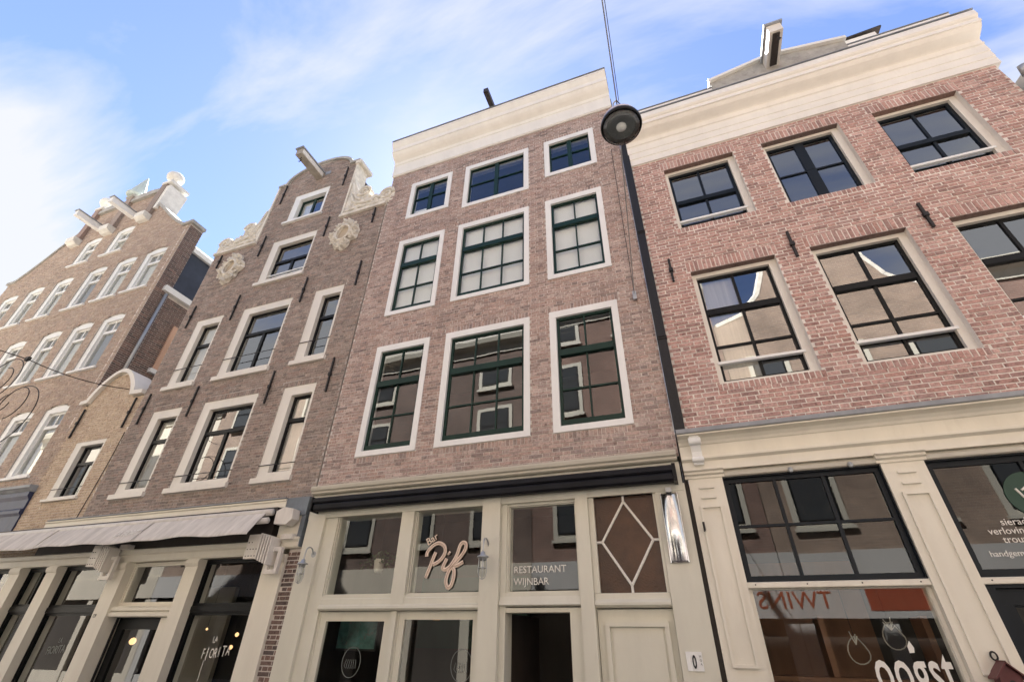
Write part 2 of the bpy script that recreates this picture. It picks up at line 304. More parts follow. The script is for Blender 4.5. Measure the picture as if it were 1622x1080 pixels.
def wall(house, mat, mortar, z0, z1, outline, holes=(), soldiers=(), course=.062, st=.205, single=0, thick=.32, seed=1, zcuts=(), joint=.010, name='wall'):
    """Mortar body plus real bricks. outline(z) gives the x spans; holes are (x0,x1,z0,z1); soldiers stand upright over or under openings."""
    rnd = random.Random(seed); MP = -.005
    zs = sorted(set([z0, z1]+[c for h in holes for c in h[2:4] if z0 < c < z1]+[c for c in zcuts if z0 < c < z1]))
    body = MB()
    for a, b in zip(zs[:-1], zs[1:]):
        m = (a+b)/2; iv = list(outline(m))
        for h in holes:
            if h[2] < m < h[3]: iv = subtract(iv, h[0], h[1])
        for x0, x1 in iv: body.box(x0, x1, -thick, MP, a, b)
    wo_ = body.build(name, mortar, house, fix=False)
    jb = MB(); cand = []
    def put(x0, x1, a, b, full):
        H = b-a
        pj = rnd.uniform(-.004, .003); t = rnd.uniform(-.0015, .0015); q = lambda: rnd.uniform(-.0022, .0022)
        d = math.sqrt(x0*x0+FY*FY+(a-1.65)**2)
        cand.append((d if full else 1e9, x0, x1, a, b, pj, t, q(), q(), q(), q()))
    n = int((z1-z0)/course)
    h_ = course-joint
    for i in range(n):
        a = z0+i*course+joint/2; b = a+h_; m = (a+b)/2
        HS = [h for h in list(holes)+list(soldiers) if h[2] < b-.002 and h[3] > a+.002]
        iv = list(outline(m)); parts = []
        for h in HS:
            for za, zb_ in ((a, h[2]-joint*.5), (h[3]+.003, b)):
                if zb_-za > .012:
                    jv = [(max(h[0], u), min(h[1], v)) for u, v in iv if min(h[1], v)-max(h[0], u) > .02]
                    for q in HS:
                        if q[2] < zb_ and q[3] > za: jv = subtract(jv, q[0], q[1])
                    parts.append((za, zb_, jv))
        for h in HS: iv = subtract(iv, h[0], h[1])
        spans = [(a, b, iv)]+parts
        if not any(q[2] for q in spans): continue
        lo = min(x for q in spans for x, _ in q[2]); hi = max(x for q in spans for _, x in q[2]); hd = (st-joint)/2
        x = math.floor(lo/(st+hd+2*joint))*(st+hd+2*joint)-(0, (st+joint)/2+hd/2+joint/2)[i % 2]-rnd.uniform(0, .02); turn = 0
        while x < hi:
            Lh = st if turn == 0 else hd; Lh2 = Lh+rnd.uniform(-.004, .004); turn ^= 1
            for k_, (za, zb_, jv) in enumerate(spans):
                for u, v in jv:
                    c0, c1 = max(x, u+.003), min(x+Lh2, v-.003)
                    if c1-c0 > .03: put(c0, c1, za, zb_, k_ == 0 and Lh == st and c1-c0 > st-.006)
            x += Lh+joint
    for s in soldiers:
        wdt = course; k = max(1, round((s[1]-s[0])/wdt)); wdt = (s[1]-s[0])/k
        for i in range(k):
            put(s[0]+i*wdt+joint/2, s[0]+(i+1)*wdt-joint/2, s[2]+.004, s[3]-.004, False)
    cand.sort(key=lambda c: c[0])
    for i, (d, x0, x1, a, b, pj, t, *q) in enumerate(cand):
        if i < single and d < 1e8:
            o = bpy.data.objects.new('brick', brick_mesh(rnd.randrange(5), st, h_, mat)); C.objects.link(o); o.parent = wo_
            o.location = Vector(((x0+x1)/2, FY-pj, (a+b)/2))-WP[wo_.name]
        else:
            P = FY-pj
            jb.hexa([(x0+q[0], P-t, a+q[1]), (x1+q[2], P+t, a+q[3]), (x1, P+.03, a), (x0, P+.03, a), (x0+q[2], P-t, b+q[0]), (x1+q[1], P+t, b+q[2]), (x1, P+.03, b), (x0, P+.03, b)])
    if jb.v: tag(jb.build('brick_courses', mat, wo_, fix=False), None, None, kind='stuff')
    return wo_
def rect(x0, x1): return lambda z: [(x0, x1)]

# ------------------------------------------------------------------ windows
def window(house, x0, x1, z0, z1, cas, casP, rec, sash, sw, hbars=(), vbars=(), casmat='white_paint', glass='glass', sill=None, blind=None,
           deep=.16, name='window', bottom=None, arch=0, pane_tilt=.35, lower_back=None):
    """Casing (the part) with sash, rails, bars and single panes as its pieces.
    hbars: (z, thickness, proud); vbars: (x, thickness, zmin, zmax). cas = (left, right, top, bottom)."""
    l, r, t, b = cas
    m = MB(); m.frame(x0, x1, z0, z1, l, r, t, b, -deep, casP)
    if arch:
        k = 10; pts = [(x0, z1-.001)]+[(x0+(x1-x0)*i/k, z1+arch*math.sin(math.pi*i/k)) for i in range(1, k)]+[(x1, z1-.001)]
        m.poly(pts, -deep, casP-.001)
    W = m.build(name, casmat, house)
    gx0, gx1, gz0, gz1 = x0+l, x1-r, z0+b, z1-t
    bt = bottom or sw
    m = MB(); m.frame(gx0, gx1, gz0, gz1, sw, sw, sw, bt, rec-.05, rec)
    m.build('sash', sash, W)
    gx0 += sw; gx1 -= sw; gz0 += bt; gz1 -= sw
    for z, th, pr in hbars:
        B(gx0, gx1, rec-.048, rec-.003+pr, z-th/2, z+th/2, 'meeting_rail' if th > .04 else 'glazing_bar', sash, W)
    zb = [gz0]+[v for z, th, pr in sorted(hbars) for v in (z-th/2, z+th/2)]+[gz1]
    for i in range(0, len(zb), 2):
        a, c = zb[i], zb[i+1]; mid = (a+c)/2
        vb = sorted([v for v in vbars if v[2] < mid < v[3]])
        xb = [gx0]+[q for x, th, *_ in vb for q in (x-th/2, x+th/2)]+[gx1]
        for x, th, *_ in vb: B(x-th/2, x+th/2, rec-.046, rec-.004+(.004 if th > .05 else 0), a, c, 'mullion' if th > .05 else 'glazing_bar', sash, W)
        for j in range(0, len(xb), 2):
            u, v = xb[j], xb[j+1]
            o = B(u-.006, v+.006, rec-.030, rec-.026, a-.006, c+.006, 'pane', glass, W)
            o.rotation_euler = (rad(random.uniform(-pane_tilt, pane_tilt))*.4, 0, rad(random.uniform(-pane_tilt, pane_tilt))*.6)
    if sill: 
        ov, sp, sh = sill; B(x0-ov, x1+ov, -.1, sp, z0-sh, z0-.002, 'sill', casmat, W)
    if blind:
        zt, zl, bm_ = blind[:3]; xa, xb_ = (blind[3:5] if len(blind) > 4 else (gx0, gx1)); B(xa-.02, xb_+.02, rec-.10, rec-.09, zl, zt, 'blind' if bm_ == 'blind_cloth' else 'curtain', bm_, W)
    return W
def interior(house, x0, x1, floors, mat='room_paint', depth=3.0):
    """Rooms behind the glass: back wall, side walls, ceilings and floors."""
    m = MB(); m.box(x0, x1, -depth-.1, -depth, floors[0], floors[-1])
    m.box(x0, x0+.06, -depth, -.33, floors[0], floors[-1]); m.box(x1-.06, x1, -depth, -.33, floors[0], floors[-1])
    for z in floors: m.box(x0+.06, x1-.06, -depth, -.33, z-.06, z+.06)
    return m.build('room', mat, house, fix=False)
def anchor(house, x, zt, zl, w_=.035):
    m = MB(); zm = (zt+zl)/2
    m.box(x-w_/2, x+w_/2, .012, .045, zl, zt); m.box(x-w_*.9, x+w_*.9, .012, .06, zm-.035, zm+.035)
    return m.build('wall_anchor', 'iron', house)

# ------------------------------------------------------------------ ground
g = MB(); g.v = [(-400, -400, 0), (400, -400, 0), (400, 400, 0), (-400, 400, 0)]; g.f = [(0, 1, 2, 3)]
tag(g.build('street', 'paving', None, fix=False), None, None, kind='structure')
bpy.data.objects['street']['label'] = 'paved street in front of the row of houses'

# ================================================================== HOUSE M: rose brick with white cornice and green sashes
MX0, MX1 = -5.87, .03
M = thing('brick_house', 'rose brown brick house with white cornice, green sash windows and wine bar shopfront', 'house', (-2.92, FY, 0), 'houses along the street')
def mwin(x0, x1, z0, z1, kind, blind=None):
    if kind == 'top':
        zm = (z0+z1)/2+.03; xm = (x0+x1)/2
        window(M, x0, x1, z0, z1, (.115, .115, .13, .10), .022, -.03, 'green_paint', .035, [(zm, .028, 0)], [(xm, .095, z0, z1)], glass='glass_old', blind=blind)
    else:
        zr = z0+1.395; zh = z0+.715; n = 3 if x1-x0 > 1.4 else 2
        gx0, gx1 = x0+.165, x1-.155
        vb = [(gx0+(gx1-gx0)*i/n, .026, z0, z1) for i in range(1, n)]
        window(M, x0, x1, z0, z1, (.115, .105, .13, .095), .022, -.03, 'green_paint', .045, [(zh, .028, 0), (zr, .115, .03)], vb, glass='glass_clear' if blind else 'glass_old', blind=blind, bottom=.11)
cols = [(-5.205, -4.03), (-3.682, -2.032), (-1.668, -.487)]
holes = []
for i, (a, b) in enumerate(cols):
    mwin(a, b, 4.308, 6.55, 'sash'); mwin(a, b, 7.315, 9.49, 'sash', (9.5, 7.3, 'blind_cloth'))
    tz = (10.25, 10.067, 10.29)[i]; mwin(a+.02, b, tz, 11.57, 'top', (10.62, tz, 'blind_cloth', a+.16, a+.52) if i == 0 else None)
    for z0, z1 in ((4.308, 6.55), (7.315, 9.49), (tz, 11.57)): holes.append((a+.008, b-.008, z0+.008, z1-.008))
sold = [(a-.03, b+.03, 6.55, 6.68) for a, b in cols]+[(a-.03, b+.03, 9.49, 9.61) for a, b in cols]+[(a-.03, b+.03, 11.57, 11.69) for a, b in cols]+[(a-.02, b+.02, 4.20, 4.3) for a, b in cols]
wall(M, 'brick_rose', 'mortar_rose', 3.78, 12.2, rect(MX0, MX1), holes, sold, course=.060, st=.20, single=300, seed=3)
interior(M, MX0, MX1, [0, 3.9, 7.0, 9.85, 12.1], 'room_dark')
MB().prof([(-.3, 12.13), (.03, 12.13), (.03, 12.16), (.045, 12.16), (.045, 12.56), (.065, 12.575), (.065, 12.62), (.05, 12.63), (.05, 12.70), (.075, 12.72), (.10, 12.735), (.15, 12.765), (.20, 12.81), (.235, 12.86), (.25, 12.90),
           (.265, 12.90), (.265, 13.03), (.275, 13.05), (.30, 13.09), (.325, 13.15), (.335, 13.19), (.345, 13.19), (.345, 13.25), (-.3, 13.29)], MX0-.02, MX1-.02).build('cornice', 'cornice_paint', M)
B(MX0-.03, MX1-.01, -.3, .355, 13.292, 13.31, 'cornice_capping', 'lead', M)
MB().box(MX0, MX1, -7.5, -.32, 12.3, 13.05).build('roof', 'slate', M)
hb = MB().box(-2.99, -2.87, -.4, .74, 13.36, 13.52).build('hoist_beam', 'dark_wood', M); MB().tube([(-2.93, FY-.68, 13.37), (-2.93, FY-.68, 13.25), (-2.90, FY-.68, 13.2), (-2.93, FY-.68, 13.16)], .012).build('hook', 'iron', hb)
anchor_r = MB().box(-.215, -.155, .0, .06, 6.45, 6.62).build('cable_bracket', 'zinc', M)
# shopfront of M
S_ = 'putty_wall'
def mb_build(fn, name, mat, parent):
    m = MB(); fn(m); return m.build(name, mat, parent)
MB().prof([(-.3, 3.70), (.10, 3.70), (.12, 3.715), (.12, 3.74), (.15, 3.76), (.16, 3.80), (.16, 3.825), (-.3, 3.845)], MX0+.03, MX1-.03).build('shop_cornice', 'putty_paint', M)
B(MX0+.02, MX1-.02, -.3, .04, 3.33, 3.695, 'shop_fascia', S_, M)
B(-5.83, -5.50, -.25, .05, 0, 3.40, 'pilaster', S_, M)
B(-5.498, -5.28, -.25, .0, 0, 3.33, 'door_post', S_, M)
B(-2.735, -2.465, -.25, .07, 0, 3.42, 'pilaster', S_, M)
B(-2.463, -2.385, -.25, .0, 0, 3.33, 'door_post', S_, M)
B(-1.395, -1.23, -.25, .05, 0, 3.42, 'pilaster', S_, M)
B(-.345, .03, -.25, .03, 0, 3.42, 'pilaster', S_, M)
B(.031, .083, -.4, -.02, 0, 4.10, 'gap_filler', 'dark_wood', M)
MB().prof([(-.2, 2.22), (.01, 2.22), (.01, 2.19), (.02, 2.18), (.02, 2.11), (.05, 2.09), (.055, 2.06), (.03, 2.035), (-.2, 2.03)], -5.27, -2.74).build('transom', S_, M)
MB().prof([(-.2, 2.215), (.01, 2.215), (.01, 2.18), (.035, 2.11), (.045, 2.085), (.02, 2.07), (-.2, 2.06)], -2.46, -1.40).build('transom', S_, M)
MB().prof([(-.2, 2.20), (.005, 2.20), (.005, 2.14), (.045, 2.10), (.045, 2.075), (.01, 2.05), (-.2, 2.04)], -1.225, -.35).build('transom', S_, M)
# upper lights
for (a, b, zl, zt) in ((-5.28, -4.085, 2.222, 3.395), (-3.865, -2.737, 2.222, 3.395), (-2.384, -1.40, 2.217, 3.35)):
    window(M, a, b, zl, zt, (.02, .02, .05, .012), -.02, -.05, S_, .012, glass='glass_shop', casmat=S_, name='shop_window', deep=.2, pane_tilt=.1)
MB().prof([(-.2, 3.40), (.03, 3.40), (.03, 2.04), (-.2, 2.04)], -4.083, -3.87).build('mullion', S_, M)
# diamond light over the narrow door
dw = MB().frame(-1.228, -.348, 2.203, 3.40, .07, .035, .07, .0, -.16, .0).build('diamond_window', S_, M)
B(-1.16, -.38, -.062, -.056, 2.205, 3.335, 'pane', 'glass_amber', dw)
pts = [(-.771, 3.262), (-1.09, 2.775), (-.776, 2.282), (-.455, 2.779)]
for a, b in zip(pts, pts[1:]+pts[:1]): MB().tube([(a[0], FY+.045, a[1]), (b[0], FY+.045, b[1])], .016, 6).build('glazing_bar', 'lettering', dw)
for a, b in (((-.771, 3.262), (-.771, 3.335)), ((-1.09, 2.775), (-1.16, 2.775)), ((-.776, 2.282), (-.776, 2.205)), ((-.455, 2.779), (-.385, 2.779))):
    MB().tube([(a[0], FY+.045, a[1]), (b[0], FY+.045, b[1])], .016, 6).build('glazing_bar', 'lettering', dw)
# lower folding sashes
for (a, b) in ((-5.275, -4.05), (-3.965, -2.74)):
    window(M, a, b, .55, 2.025, (.02, .02, .01, .01), -.03, -.045, S_, .105 if a < -5 else .085, glass='glass_shop', casmat=S_, name='folding_window', bottom=.10, deep=.14, pane_tilt=.1)
B(-4.048, -3.967, -.2, .01, 0, 2.028, 'mullion', S_, M)
MB().box(-5.27, -2.74, -.2, -.04, 0, .545).build('stall_riser', S_, M)
# open doorway and its leaf, then the closed narrow door
MB().frame(-2.462, -1.40, 0, 2.055, .01, .15, .05, 0, -.25, -.01).build('doorway', S_, M)
dl = MB(); dl.hexa([(-2.44, FY+.28, .02), (-2.40, FY+.28, .02), (-2.28, FY+1.1, .02), (-2.32, FY+1.1, .02), (-2.44, FY+.28, 2.0), (-2.40, FY+.28, 2.0), (-2.28, FY+1.1, 2.0), (-2.32, FY+1.1, 2.0)]); dl.build('open_door', 'dark_wood', M)
dd = MB().box(-1.222, -.352, -.2, -.05, 0, 2.035).build('narrow_door', S_, M)
MB().frame(-1.135, -.415, .9, 1.91, .05, .05, .05, .05, -.05, -.012).build('door_panel', S_, dd)
B(-1.06, -.49, -.05, -.042, .96, 1.85, 'panel_field', S_, dd)
# writing on the bar's windows
PF = dict(P=[(-3.627, 2.703), (-3.622, 2.759), (-3.579, 2.813), (-3.511, 2.861), (-3.438, 2.873), (-3.361, 2.834), (-3.335, 2.762), (-3.369, 2.684), (-3.434, 2.627), (-3.515, 2.596)],
          stem=[(-3.486, 2.758), (-3.528, 2.65), (-3.568, 2.534), (-3.609, 2.429)], i=[(-3.301, 2.667), (-3.34, 2.585), (-3.351, 2.542), (-3.31, 2.525), (-3.248, 2.559), (-3.206, 2.605)],
          dot=[(-3.283, 2.744), (-3.260, 2.726)],
          f=[(-3.248, 2.554), (-3.185, 2.639), (-3.14, 2.725), (-3.107, 2.828), (-3.063, 2.866), (-3.016, 2.839), (-3.031, 2.76), (-3.105, 2.665), (-3.181, 2.59), (-3.255, 2.506), (-3.287, 2.384), (-3.252, 2.305), (-3.207, 2.322), (-3.178, 2.401), (-3.172, 2.504), (-3.201, 2.557), (-3.132, 2.574), (-3.042, 2.615)])
sg = thing('window_sign', 'pale script sign reading Bar Pif on the shop window', 'sign', (-3.32, FY+.07, 2.29))
for k, v in PF.items():
    path = smooth_path([(x, FY+.052, z) for x, z in v], 5) if len(v) > 2 else [(x, FY+.052, z) for x, z in v]
    MB().tube(path, .027, 10, .35).build('letter_stroke', 'neon_tube', sg, smooth=True)
    MB().tube([(q[0], q[1]-.0105, q[2]) for q in path], .0045, 5).build('neon_core', 'neon_core', sg)
text('Bar', -3.625, 2.845, -.05, .145, sg, 'neon_tube', sxx=.95, rot=rad(30), thick=.012, name='letters')
wt = thing('window_lettering', 'white capitals RESTAURANT WIJNBAR on the glass beside the diamond window', 'lettering', (-2.0, FY+.06, 2.31))
text('RESTAURANT', -2.30, 2.455, -.066, .118, wt, 'lettering', sxx=.98, thick=.003, name='letters'); text('WIJNBAR', -2.30, 2.315, -.066, .118, wt, 'lettering', sxx=.98, thick=.003, name='letters')
for k, xx in enumerate((-4.62, -2.98)):
    e = thing('etched_emblem', ('pale round emblem etched on the folding window below the hanging plant', 'pale round emblem etched on the dark folding window below the script sign')[k], 'emblem', (xx, FY+.07, 1.3))
    MB().tube([(xx+.145*math.cos(t*math.pi/16), FY+.068, 1.44+.17*math.sin(t*math.pi/16)) for t in range(33)], .004, 5).build('ring', 'lettering_etched', e)
    for j in range(6): MB().tube([(xx-.08+.03*j, FY+.068, 1.47), (xx-.10+.035*j, FY+.068, 1.40), (xx-.07+.03*j, FY+.068, 1.37)], .0035, 4).build('etched_stroke', 'lettering_etched', e)
# black awning cassette
aw = thing('awning_cassette', 'long black rolled awning above the wine bar windows', 'awning', (-2.9, FY, 3.4))
MB().prof([(.045, 3.60), (.20, 3.615), (.235, 3.59), (.24, 3.54), (.225, 3.52), (.045, 3.52)], -5.66, -.05).build('cassette', 'awning_black', aw)
MB().prof([(.06, 3.515), (.215, 3.515), (.23, 3.49), (.225, 3.43), (.19, 3.405), (.06, 3.42)], -5.63, -.09).build('rolled_cloth', 'awning_black', aw)
B(-.085, -.04, .05, .24, 3.40, 3.62, 'end_cap', 'black_paint', aw); B(-5.69, -5.665, .05, .24, 3.40, 3.62, 'end_cap', 'black_paint', aw)
# furnishing inside the bar
hp = thing('hanging_plant', 'leafy green plant in a pale pot hanging inside the bar window', 'plant', (-4.72, FY+.55, 2.6))
MB().lathe([(.05, 0), (.075, .05), (.085, .18), (.08, .19)], (-4.72, FY+.5, 2.58), 14).build('pot', 'terrazzo', hp, smooth=True)
lf = MB(); rl = random.Random(5)
for i in range(150):
    a = rl.uniform(0, 6.28); d = rl.uniform(.02, .42)*rl.uniform(.5, 1); c = Vector((-4.68+d*math.cos(a)*1.1, FY+.5+d*math.sin(a)*.5, 2.82-d*.25+rl.uniform(-.10, .10)))
    u = Vector((rl.uniform(-1, 1), rl.uniform(-1, 1), rl.uniform(-1, .6))).normalized()*rl.uniform(.03, .055); v = u.cross(Vector((rl.uniform(-1, 1), .4, rl.uniform(-1, 1)))).normalized()*.022
    b = len(lf.v); lf.v += [tuple(c), tuple(c+u*.5+v), tuple(c+u), tuple(c+u*.5-v)]; lf.f.append((b, b+1, b+2, b+3))
lf.build('leaves', 'leaf', hp, fix=False)
MB().tube([(-4.72, FY+.5, 2.76), (-4.72, FY+.5, 3.6)], .004, 4).build('cord', 'iron', hp)
B(-5.2, -3.0, -2.9, -2.75, 1.6, 2.75, 'bar_wall_panel', 'shop_green', M)
pf = thing('framed_poster', 'framed green and red poster on the wall inside the bar', 'picture', (-4.9, FY+.9, 1.55))
MB().frame(-5.35, -4.62, 1.56, 2.25, .025, .025, .025, .025, -.62, -.59).build('frame', 'iron', pf); B(-5.33, -4.64, -.62, -.605, 1.58, 2.23, 'print', 'poster', pf)
for k, (xx, pp, z_) in enumerate(((-3.9, -1.0, 1.98), (-3.3, -2.0, 1.42), (-3.22, -2.0, 1.42))):
    t = thing('pendant_lamp', ('glowing dome pendant lamp hanging inside the dark bar window', 'tiny bare bulb glowing deep inside the bar, closer to the window post', 'tiny bare bulb glowing deep inside the bar, beside its twin towards the emblem')[k], 'lamp', (xx, FY-pp, z_), None if k == 0 else 'bulbs deep inside the bar')
    r = (.075, .02, .02)[k]; MB().lathe([(r*.5, r*1.1), (r*.95, r*.5), (r, 0), (r*.9, -.01)][::-1], (xx, FY-pp, z_), 12).build('shade', 'warm_lamp', t, smooth=True)
    MB().tube([(xx, FY-pp, z_+r), (xx, FY-pp, 3.7)], .004, 4).build('cord', 'iron', t)

# ship lanterns on the pilasters
def lantern(x, z, label):
    t = thing('wall_lantern', label, 'lantern', (x, FY-.05, z), 'caged lanterns on the bar front')
    MB().lathe([(.045, 0), (.045, .018), (.02, .03)], (x, FY-.052, z), 14, 'y').build('wall_rose', 'zinc', t)
    pa = smooth_path([(x, FY-.06, z), (x, FY-.11, z+.07), (x, FY-.18, z+.08), (x, FY-.225, z+.03), (x, FY-.235, z-.11)], 5)
    MB().tube(pa, .010, 8).build('arm', 'zinc', t, smooth=True)
    c = (x, FY-.235, z-.20)
    MB().lathe([(.012, .11), (.03, .10), (.035, .07), (.075, .05), (.08, .035), (.045, .03), (.045, 0)], c, 18).build('cap', 'zinc', t, smooth=True)
    MB().lathe([(.040, .01), (.043, -.06), (.041, -.15), (.03, -.185), (.008, -.20)], c, 16).build('glass_jar', 'lamp_glass', t, smooth=True)
    MB().lathe([(.012, .0), (.022, -.05), (.024, -.08), (.010, -.11)], c, 10).build('bulb', 'lettering', t, smooth=True)
    for k in range(4):
        g = k*math.pi/2+.4; u, v = math.cos(g), math.sin(g)
        MB().tube([(c[0]+u*.05, c[1]+v*.05, c[2]+.03), (c[0]+u*.054, c[1]+v*.054, c[2]-.14), (c[0]+u*.035, c[1]+v*.035, c[2]-.20), (c[0], c[1], c[2]-.22)], .0045, 5).build('cage_wire', 'zinc', t)
    MB().tube([(c[0]+.055*math.cos(k*math.pi/8), c[1]+.055*math.sin(k*math.pi/8), c[2]-.09) for k in range(17)], .004, 5).build('cage_ring', 'zinc', t)
lantern(-5.565, 2.79, 'grey caged ship lantern on the pilaster beside the brick corner strip')
lantern(-2.625, 2.78, 'grey caged ship lantern on the pilaster between Bar Pif sign and capitals')
# curved steel wall piece and the number plate
t = thing('steel_wall_light', 'curved brushed steel wall light beside the amber diamond window', 'wall light', (-.18, FY-.03, 2.5))
prof = [(.04+.075*math.sin(math.pi*(.06+k/40*.88)), 3.30-.80*k/40) for k in range(41)]
MB().prof([(p, z) for p, z in prof]+[(p-.006, z) for p, z in reversed(prof)], -.275, -.085).build('shade', 'steel', t, smooth=True)
for xa in (-.285, -.084): MB().poly([(xa, 2.5), (xa+.009, 2.5), (xa+.009, 3.3), (xa, 3.3)], .032, .06).build('side_rail', 'steel', t)
B(-.21, -.14, .03, .10, 3.305, 3.36, 'bracket', 'zinc', t)
t = thing('house_number_plate', 'small white enamel plate with black numeral on the pale door post', 'number plate', (-.2, FY-.03, 1.46))
B(-.285, -.12, .032, .042, 1.462, 1.632, 'plate', 'white_paint', t); text('0', -.205, 1.487, .046, .165, t, 'lettering_black', sxx=.5, bold=.004, align='CENTER', name='numeral', thick=.002)
for k, ch in enumerate('HGA'): text(ch, -.140, 1.583-k*.035, .046, .03, t, 'lettering_etched', align='CENTER', name='small_letter', thick=.002)

# black rain pipe between M and R
t = thing('rain_pipe', 'long black square rain pipe between the two brick houses', 'pipe', (.11, FY-.03, 4.1))
B(.035, .172, -.6, .05, 4.11, 10.62, 'shaft', 'tar', t)
for z_ in (5.6, 7.9): MB().frame(.035, .18, z_, z_+.05, .01, .01, .01, .01, .0, .062).build('pipe_bracket', 'iron', t)

# ================================================================== HOUSE R: red brick with cream shopfront
RX0, RX1 = .175, 6.12
R = thing('brick_house', 'red brick house with pale mortar, black sashes and cream pilastered shopfront', 'house', (3.14, FY, 0), 'houses along the street')
rc = [(.747, 1.997), (2.48, 3.72), (4.235, 5.442)]
holes = []; sold = []
for i, (a, b) in enumerate(rc):
    gx0, gx1 = a+.075, b-.115; xm = (gx0+gx1)/2
    W = window(R, a, b, 4.735, 6.80, (.07, .10, .07, .07), -.095, -.15, 'black_paint', .04, [(5.41, .032, 0), (6.05, .10, .02)], [(xm, .04, 4, 7)], casmat='frame_cream', glass='glass',
               blind=(6.75, 4.80, 'curtain_cloth', a+.1, xm) if i == 0 else None)
    B(a+.05, b-.07, -.145, -.08, 5.085, 5.125, 'safety_bar', 'white_paint', W)
    if i == 1:
        window(R, a, b, 7.832, 9.45, (.06, .10, .06, .06), -.095, -.15, 'blue_black_paint', .05, [(8.62, .03, 0)], [(xm, .15, 7, 10)], casmat='frame_cream')
    else:
        W = window(R, a, b, 7.832, 9.45, (.06, .10, .06, .06), -.095, -.15, 'blue_black_paint', .05, [(8.60, .09, .02)], [(xm, .04, 7, 10)], casmat='frame_cream')
        B(a+.05, b-.07, -.145, -.08, 8.04, 8.08, 'safety_bar', 'white_paint', W)
    for z0, z1 in ((4.735, 6.82), (7.832, 9.47)):
        B(a+.002, b-.002, -.2, -.004, z1-.016, z1-.001, 'shaded_lintel_soffit', 'brick_dark', R)  # soffit in dark brick: the shade under the lintel is put into its colour
        holes.append((a, b, z0+.0, z1)); sold += [(a-.05, b+.05, z1, z1+.205), (a-.04, b+.04, z0-.105, z0)]
wall(R, 'brick_red', 'mortar_pale', 3.98, 9.86, rect(RX0, RX1), holes, sold, course=.0655, st=.205, single=300, seed=11, joint=.015)
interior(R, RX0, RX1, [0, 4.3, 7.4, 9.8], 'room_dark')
for x, zt, zl in ((.46, 7.16, 6.67), (2.27, 7.19, 6.66), (4.0, 7.18, 6.69)): anchor(R, x, zt, zl)
MB().prof([(-.3, 9.82), (.03, 9.82), (.03, 9.99), (.045, 10.0), (.045, 10.16), (.06, 10.17), (.06, 10.36), (.085, 10.375), (.085, 10.40), (.07, 10.41), (.07, 10.51), (.09, 10.53), (.14, 10.55), (.20, 10.57), (.25, 10.595), (.29, 10.635), (.305, 10.66),
           (.33, 10.66), (.33, 10.72), (.315, 10.735), (.315, 10.77), (.345, 10.79), (.365, 10.82), (.365, 10.95), (-.3, 10.99)], RX0-.02, RX1+.08).build('cornice', 'cornice_paint', R)
B(RX0-.025, RX1+.085, -.3, .372, 10.992, 11.01, 'cornice_capping', 'lead', R)
MB().prof([(-.1, 11.01), (.10, 11.01), (.10, 11.30), (.14, 11.33), (.14, 11.43), (-.1, 11.45)], RX0, RX1).build('parapet', 'cornice_paint', R)
B(RX0-.01, RX1+.01, -.12, .15, 11.452, 11.47, 'parapet_capping', 'lead', R)
ped = MB().poly([(2.05, 11.30), (4.50, 11.30), (4.50, 11.60), (3.27, 11.85), (2.05, 11.60)], -.05, .155).build('pediment', 'stone_grey', R)
for a, b in (((2.02, 11.585), (3.28, 11.84)), ((4.53, 11.585), (3.26, 11.84))):
    m = MB(); x0, z0_ = a; x1, z1_ = b; y0, y1 = FY-.22, FY+.06
    m.hexa([(x0, y0, z0_), (x1, y0, z1_), (x1, y1, z1_), (x0, y1, z0_), (x0, y0, z0_+.075), (x1, y0, z1_+.075), (x1, y1, z1_+.075), (x0, y1, z0_+.075)]); m.build('raking_cornice', 'cornice_paint', ped)
hb = MB().box(3.09, 3.33, -.1, .86, 11.47, 11.70).build('hoist_beam', 'frame_cream', R)
MB().box(3.05, 3.37, -.1, .90, 11.703, 11.75).build('beam_capping', 'lead', hb); MB().box(3.15, 3.27, .2, .82, 11.44, 11.468).build('beam_soffit', 'dark_wood', hb)
MB().tube([(3.21, FY-.78, 11.44), (3.21, FY-.78, 11.36), (3.25, FY-.78, 11.31), (3.21, FY-.78, 11.27), (3.17, FY-.78, 11.30)], .012).build('hook', 'iron', hb)
MB().poly([(RX0, 10.9), (RX1, 10.9), (RX1, 11.1), (3.2, 12.1), (RX0, 11.1)], -8, -.5).build('roof', 'slate', R)
t = thing('roof_window', 'raised roof window with dark lid above the red house cornice', 'roof window', (5.4, 7.2, 11.4))
MB().box(4.97, 5.72, -1.4, -.72, 11.3, 12.98).build('kerb_box', 'cornice_paint', t)
m = MB(); m.hexa([(4.90, 6.98, 12.985), (5.86, 6.98, 13.05), (5.86, 7.8, 13.15), (4.90, 7.8, 13.08), (4.90, 6.98, 13.02), (5.86, 6.98, 13.10), (5.86, 7.8, 13.19), (4.90, 7.8, 13.115)]); m.build('lid', 'dark_wood', t)
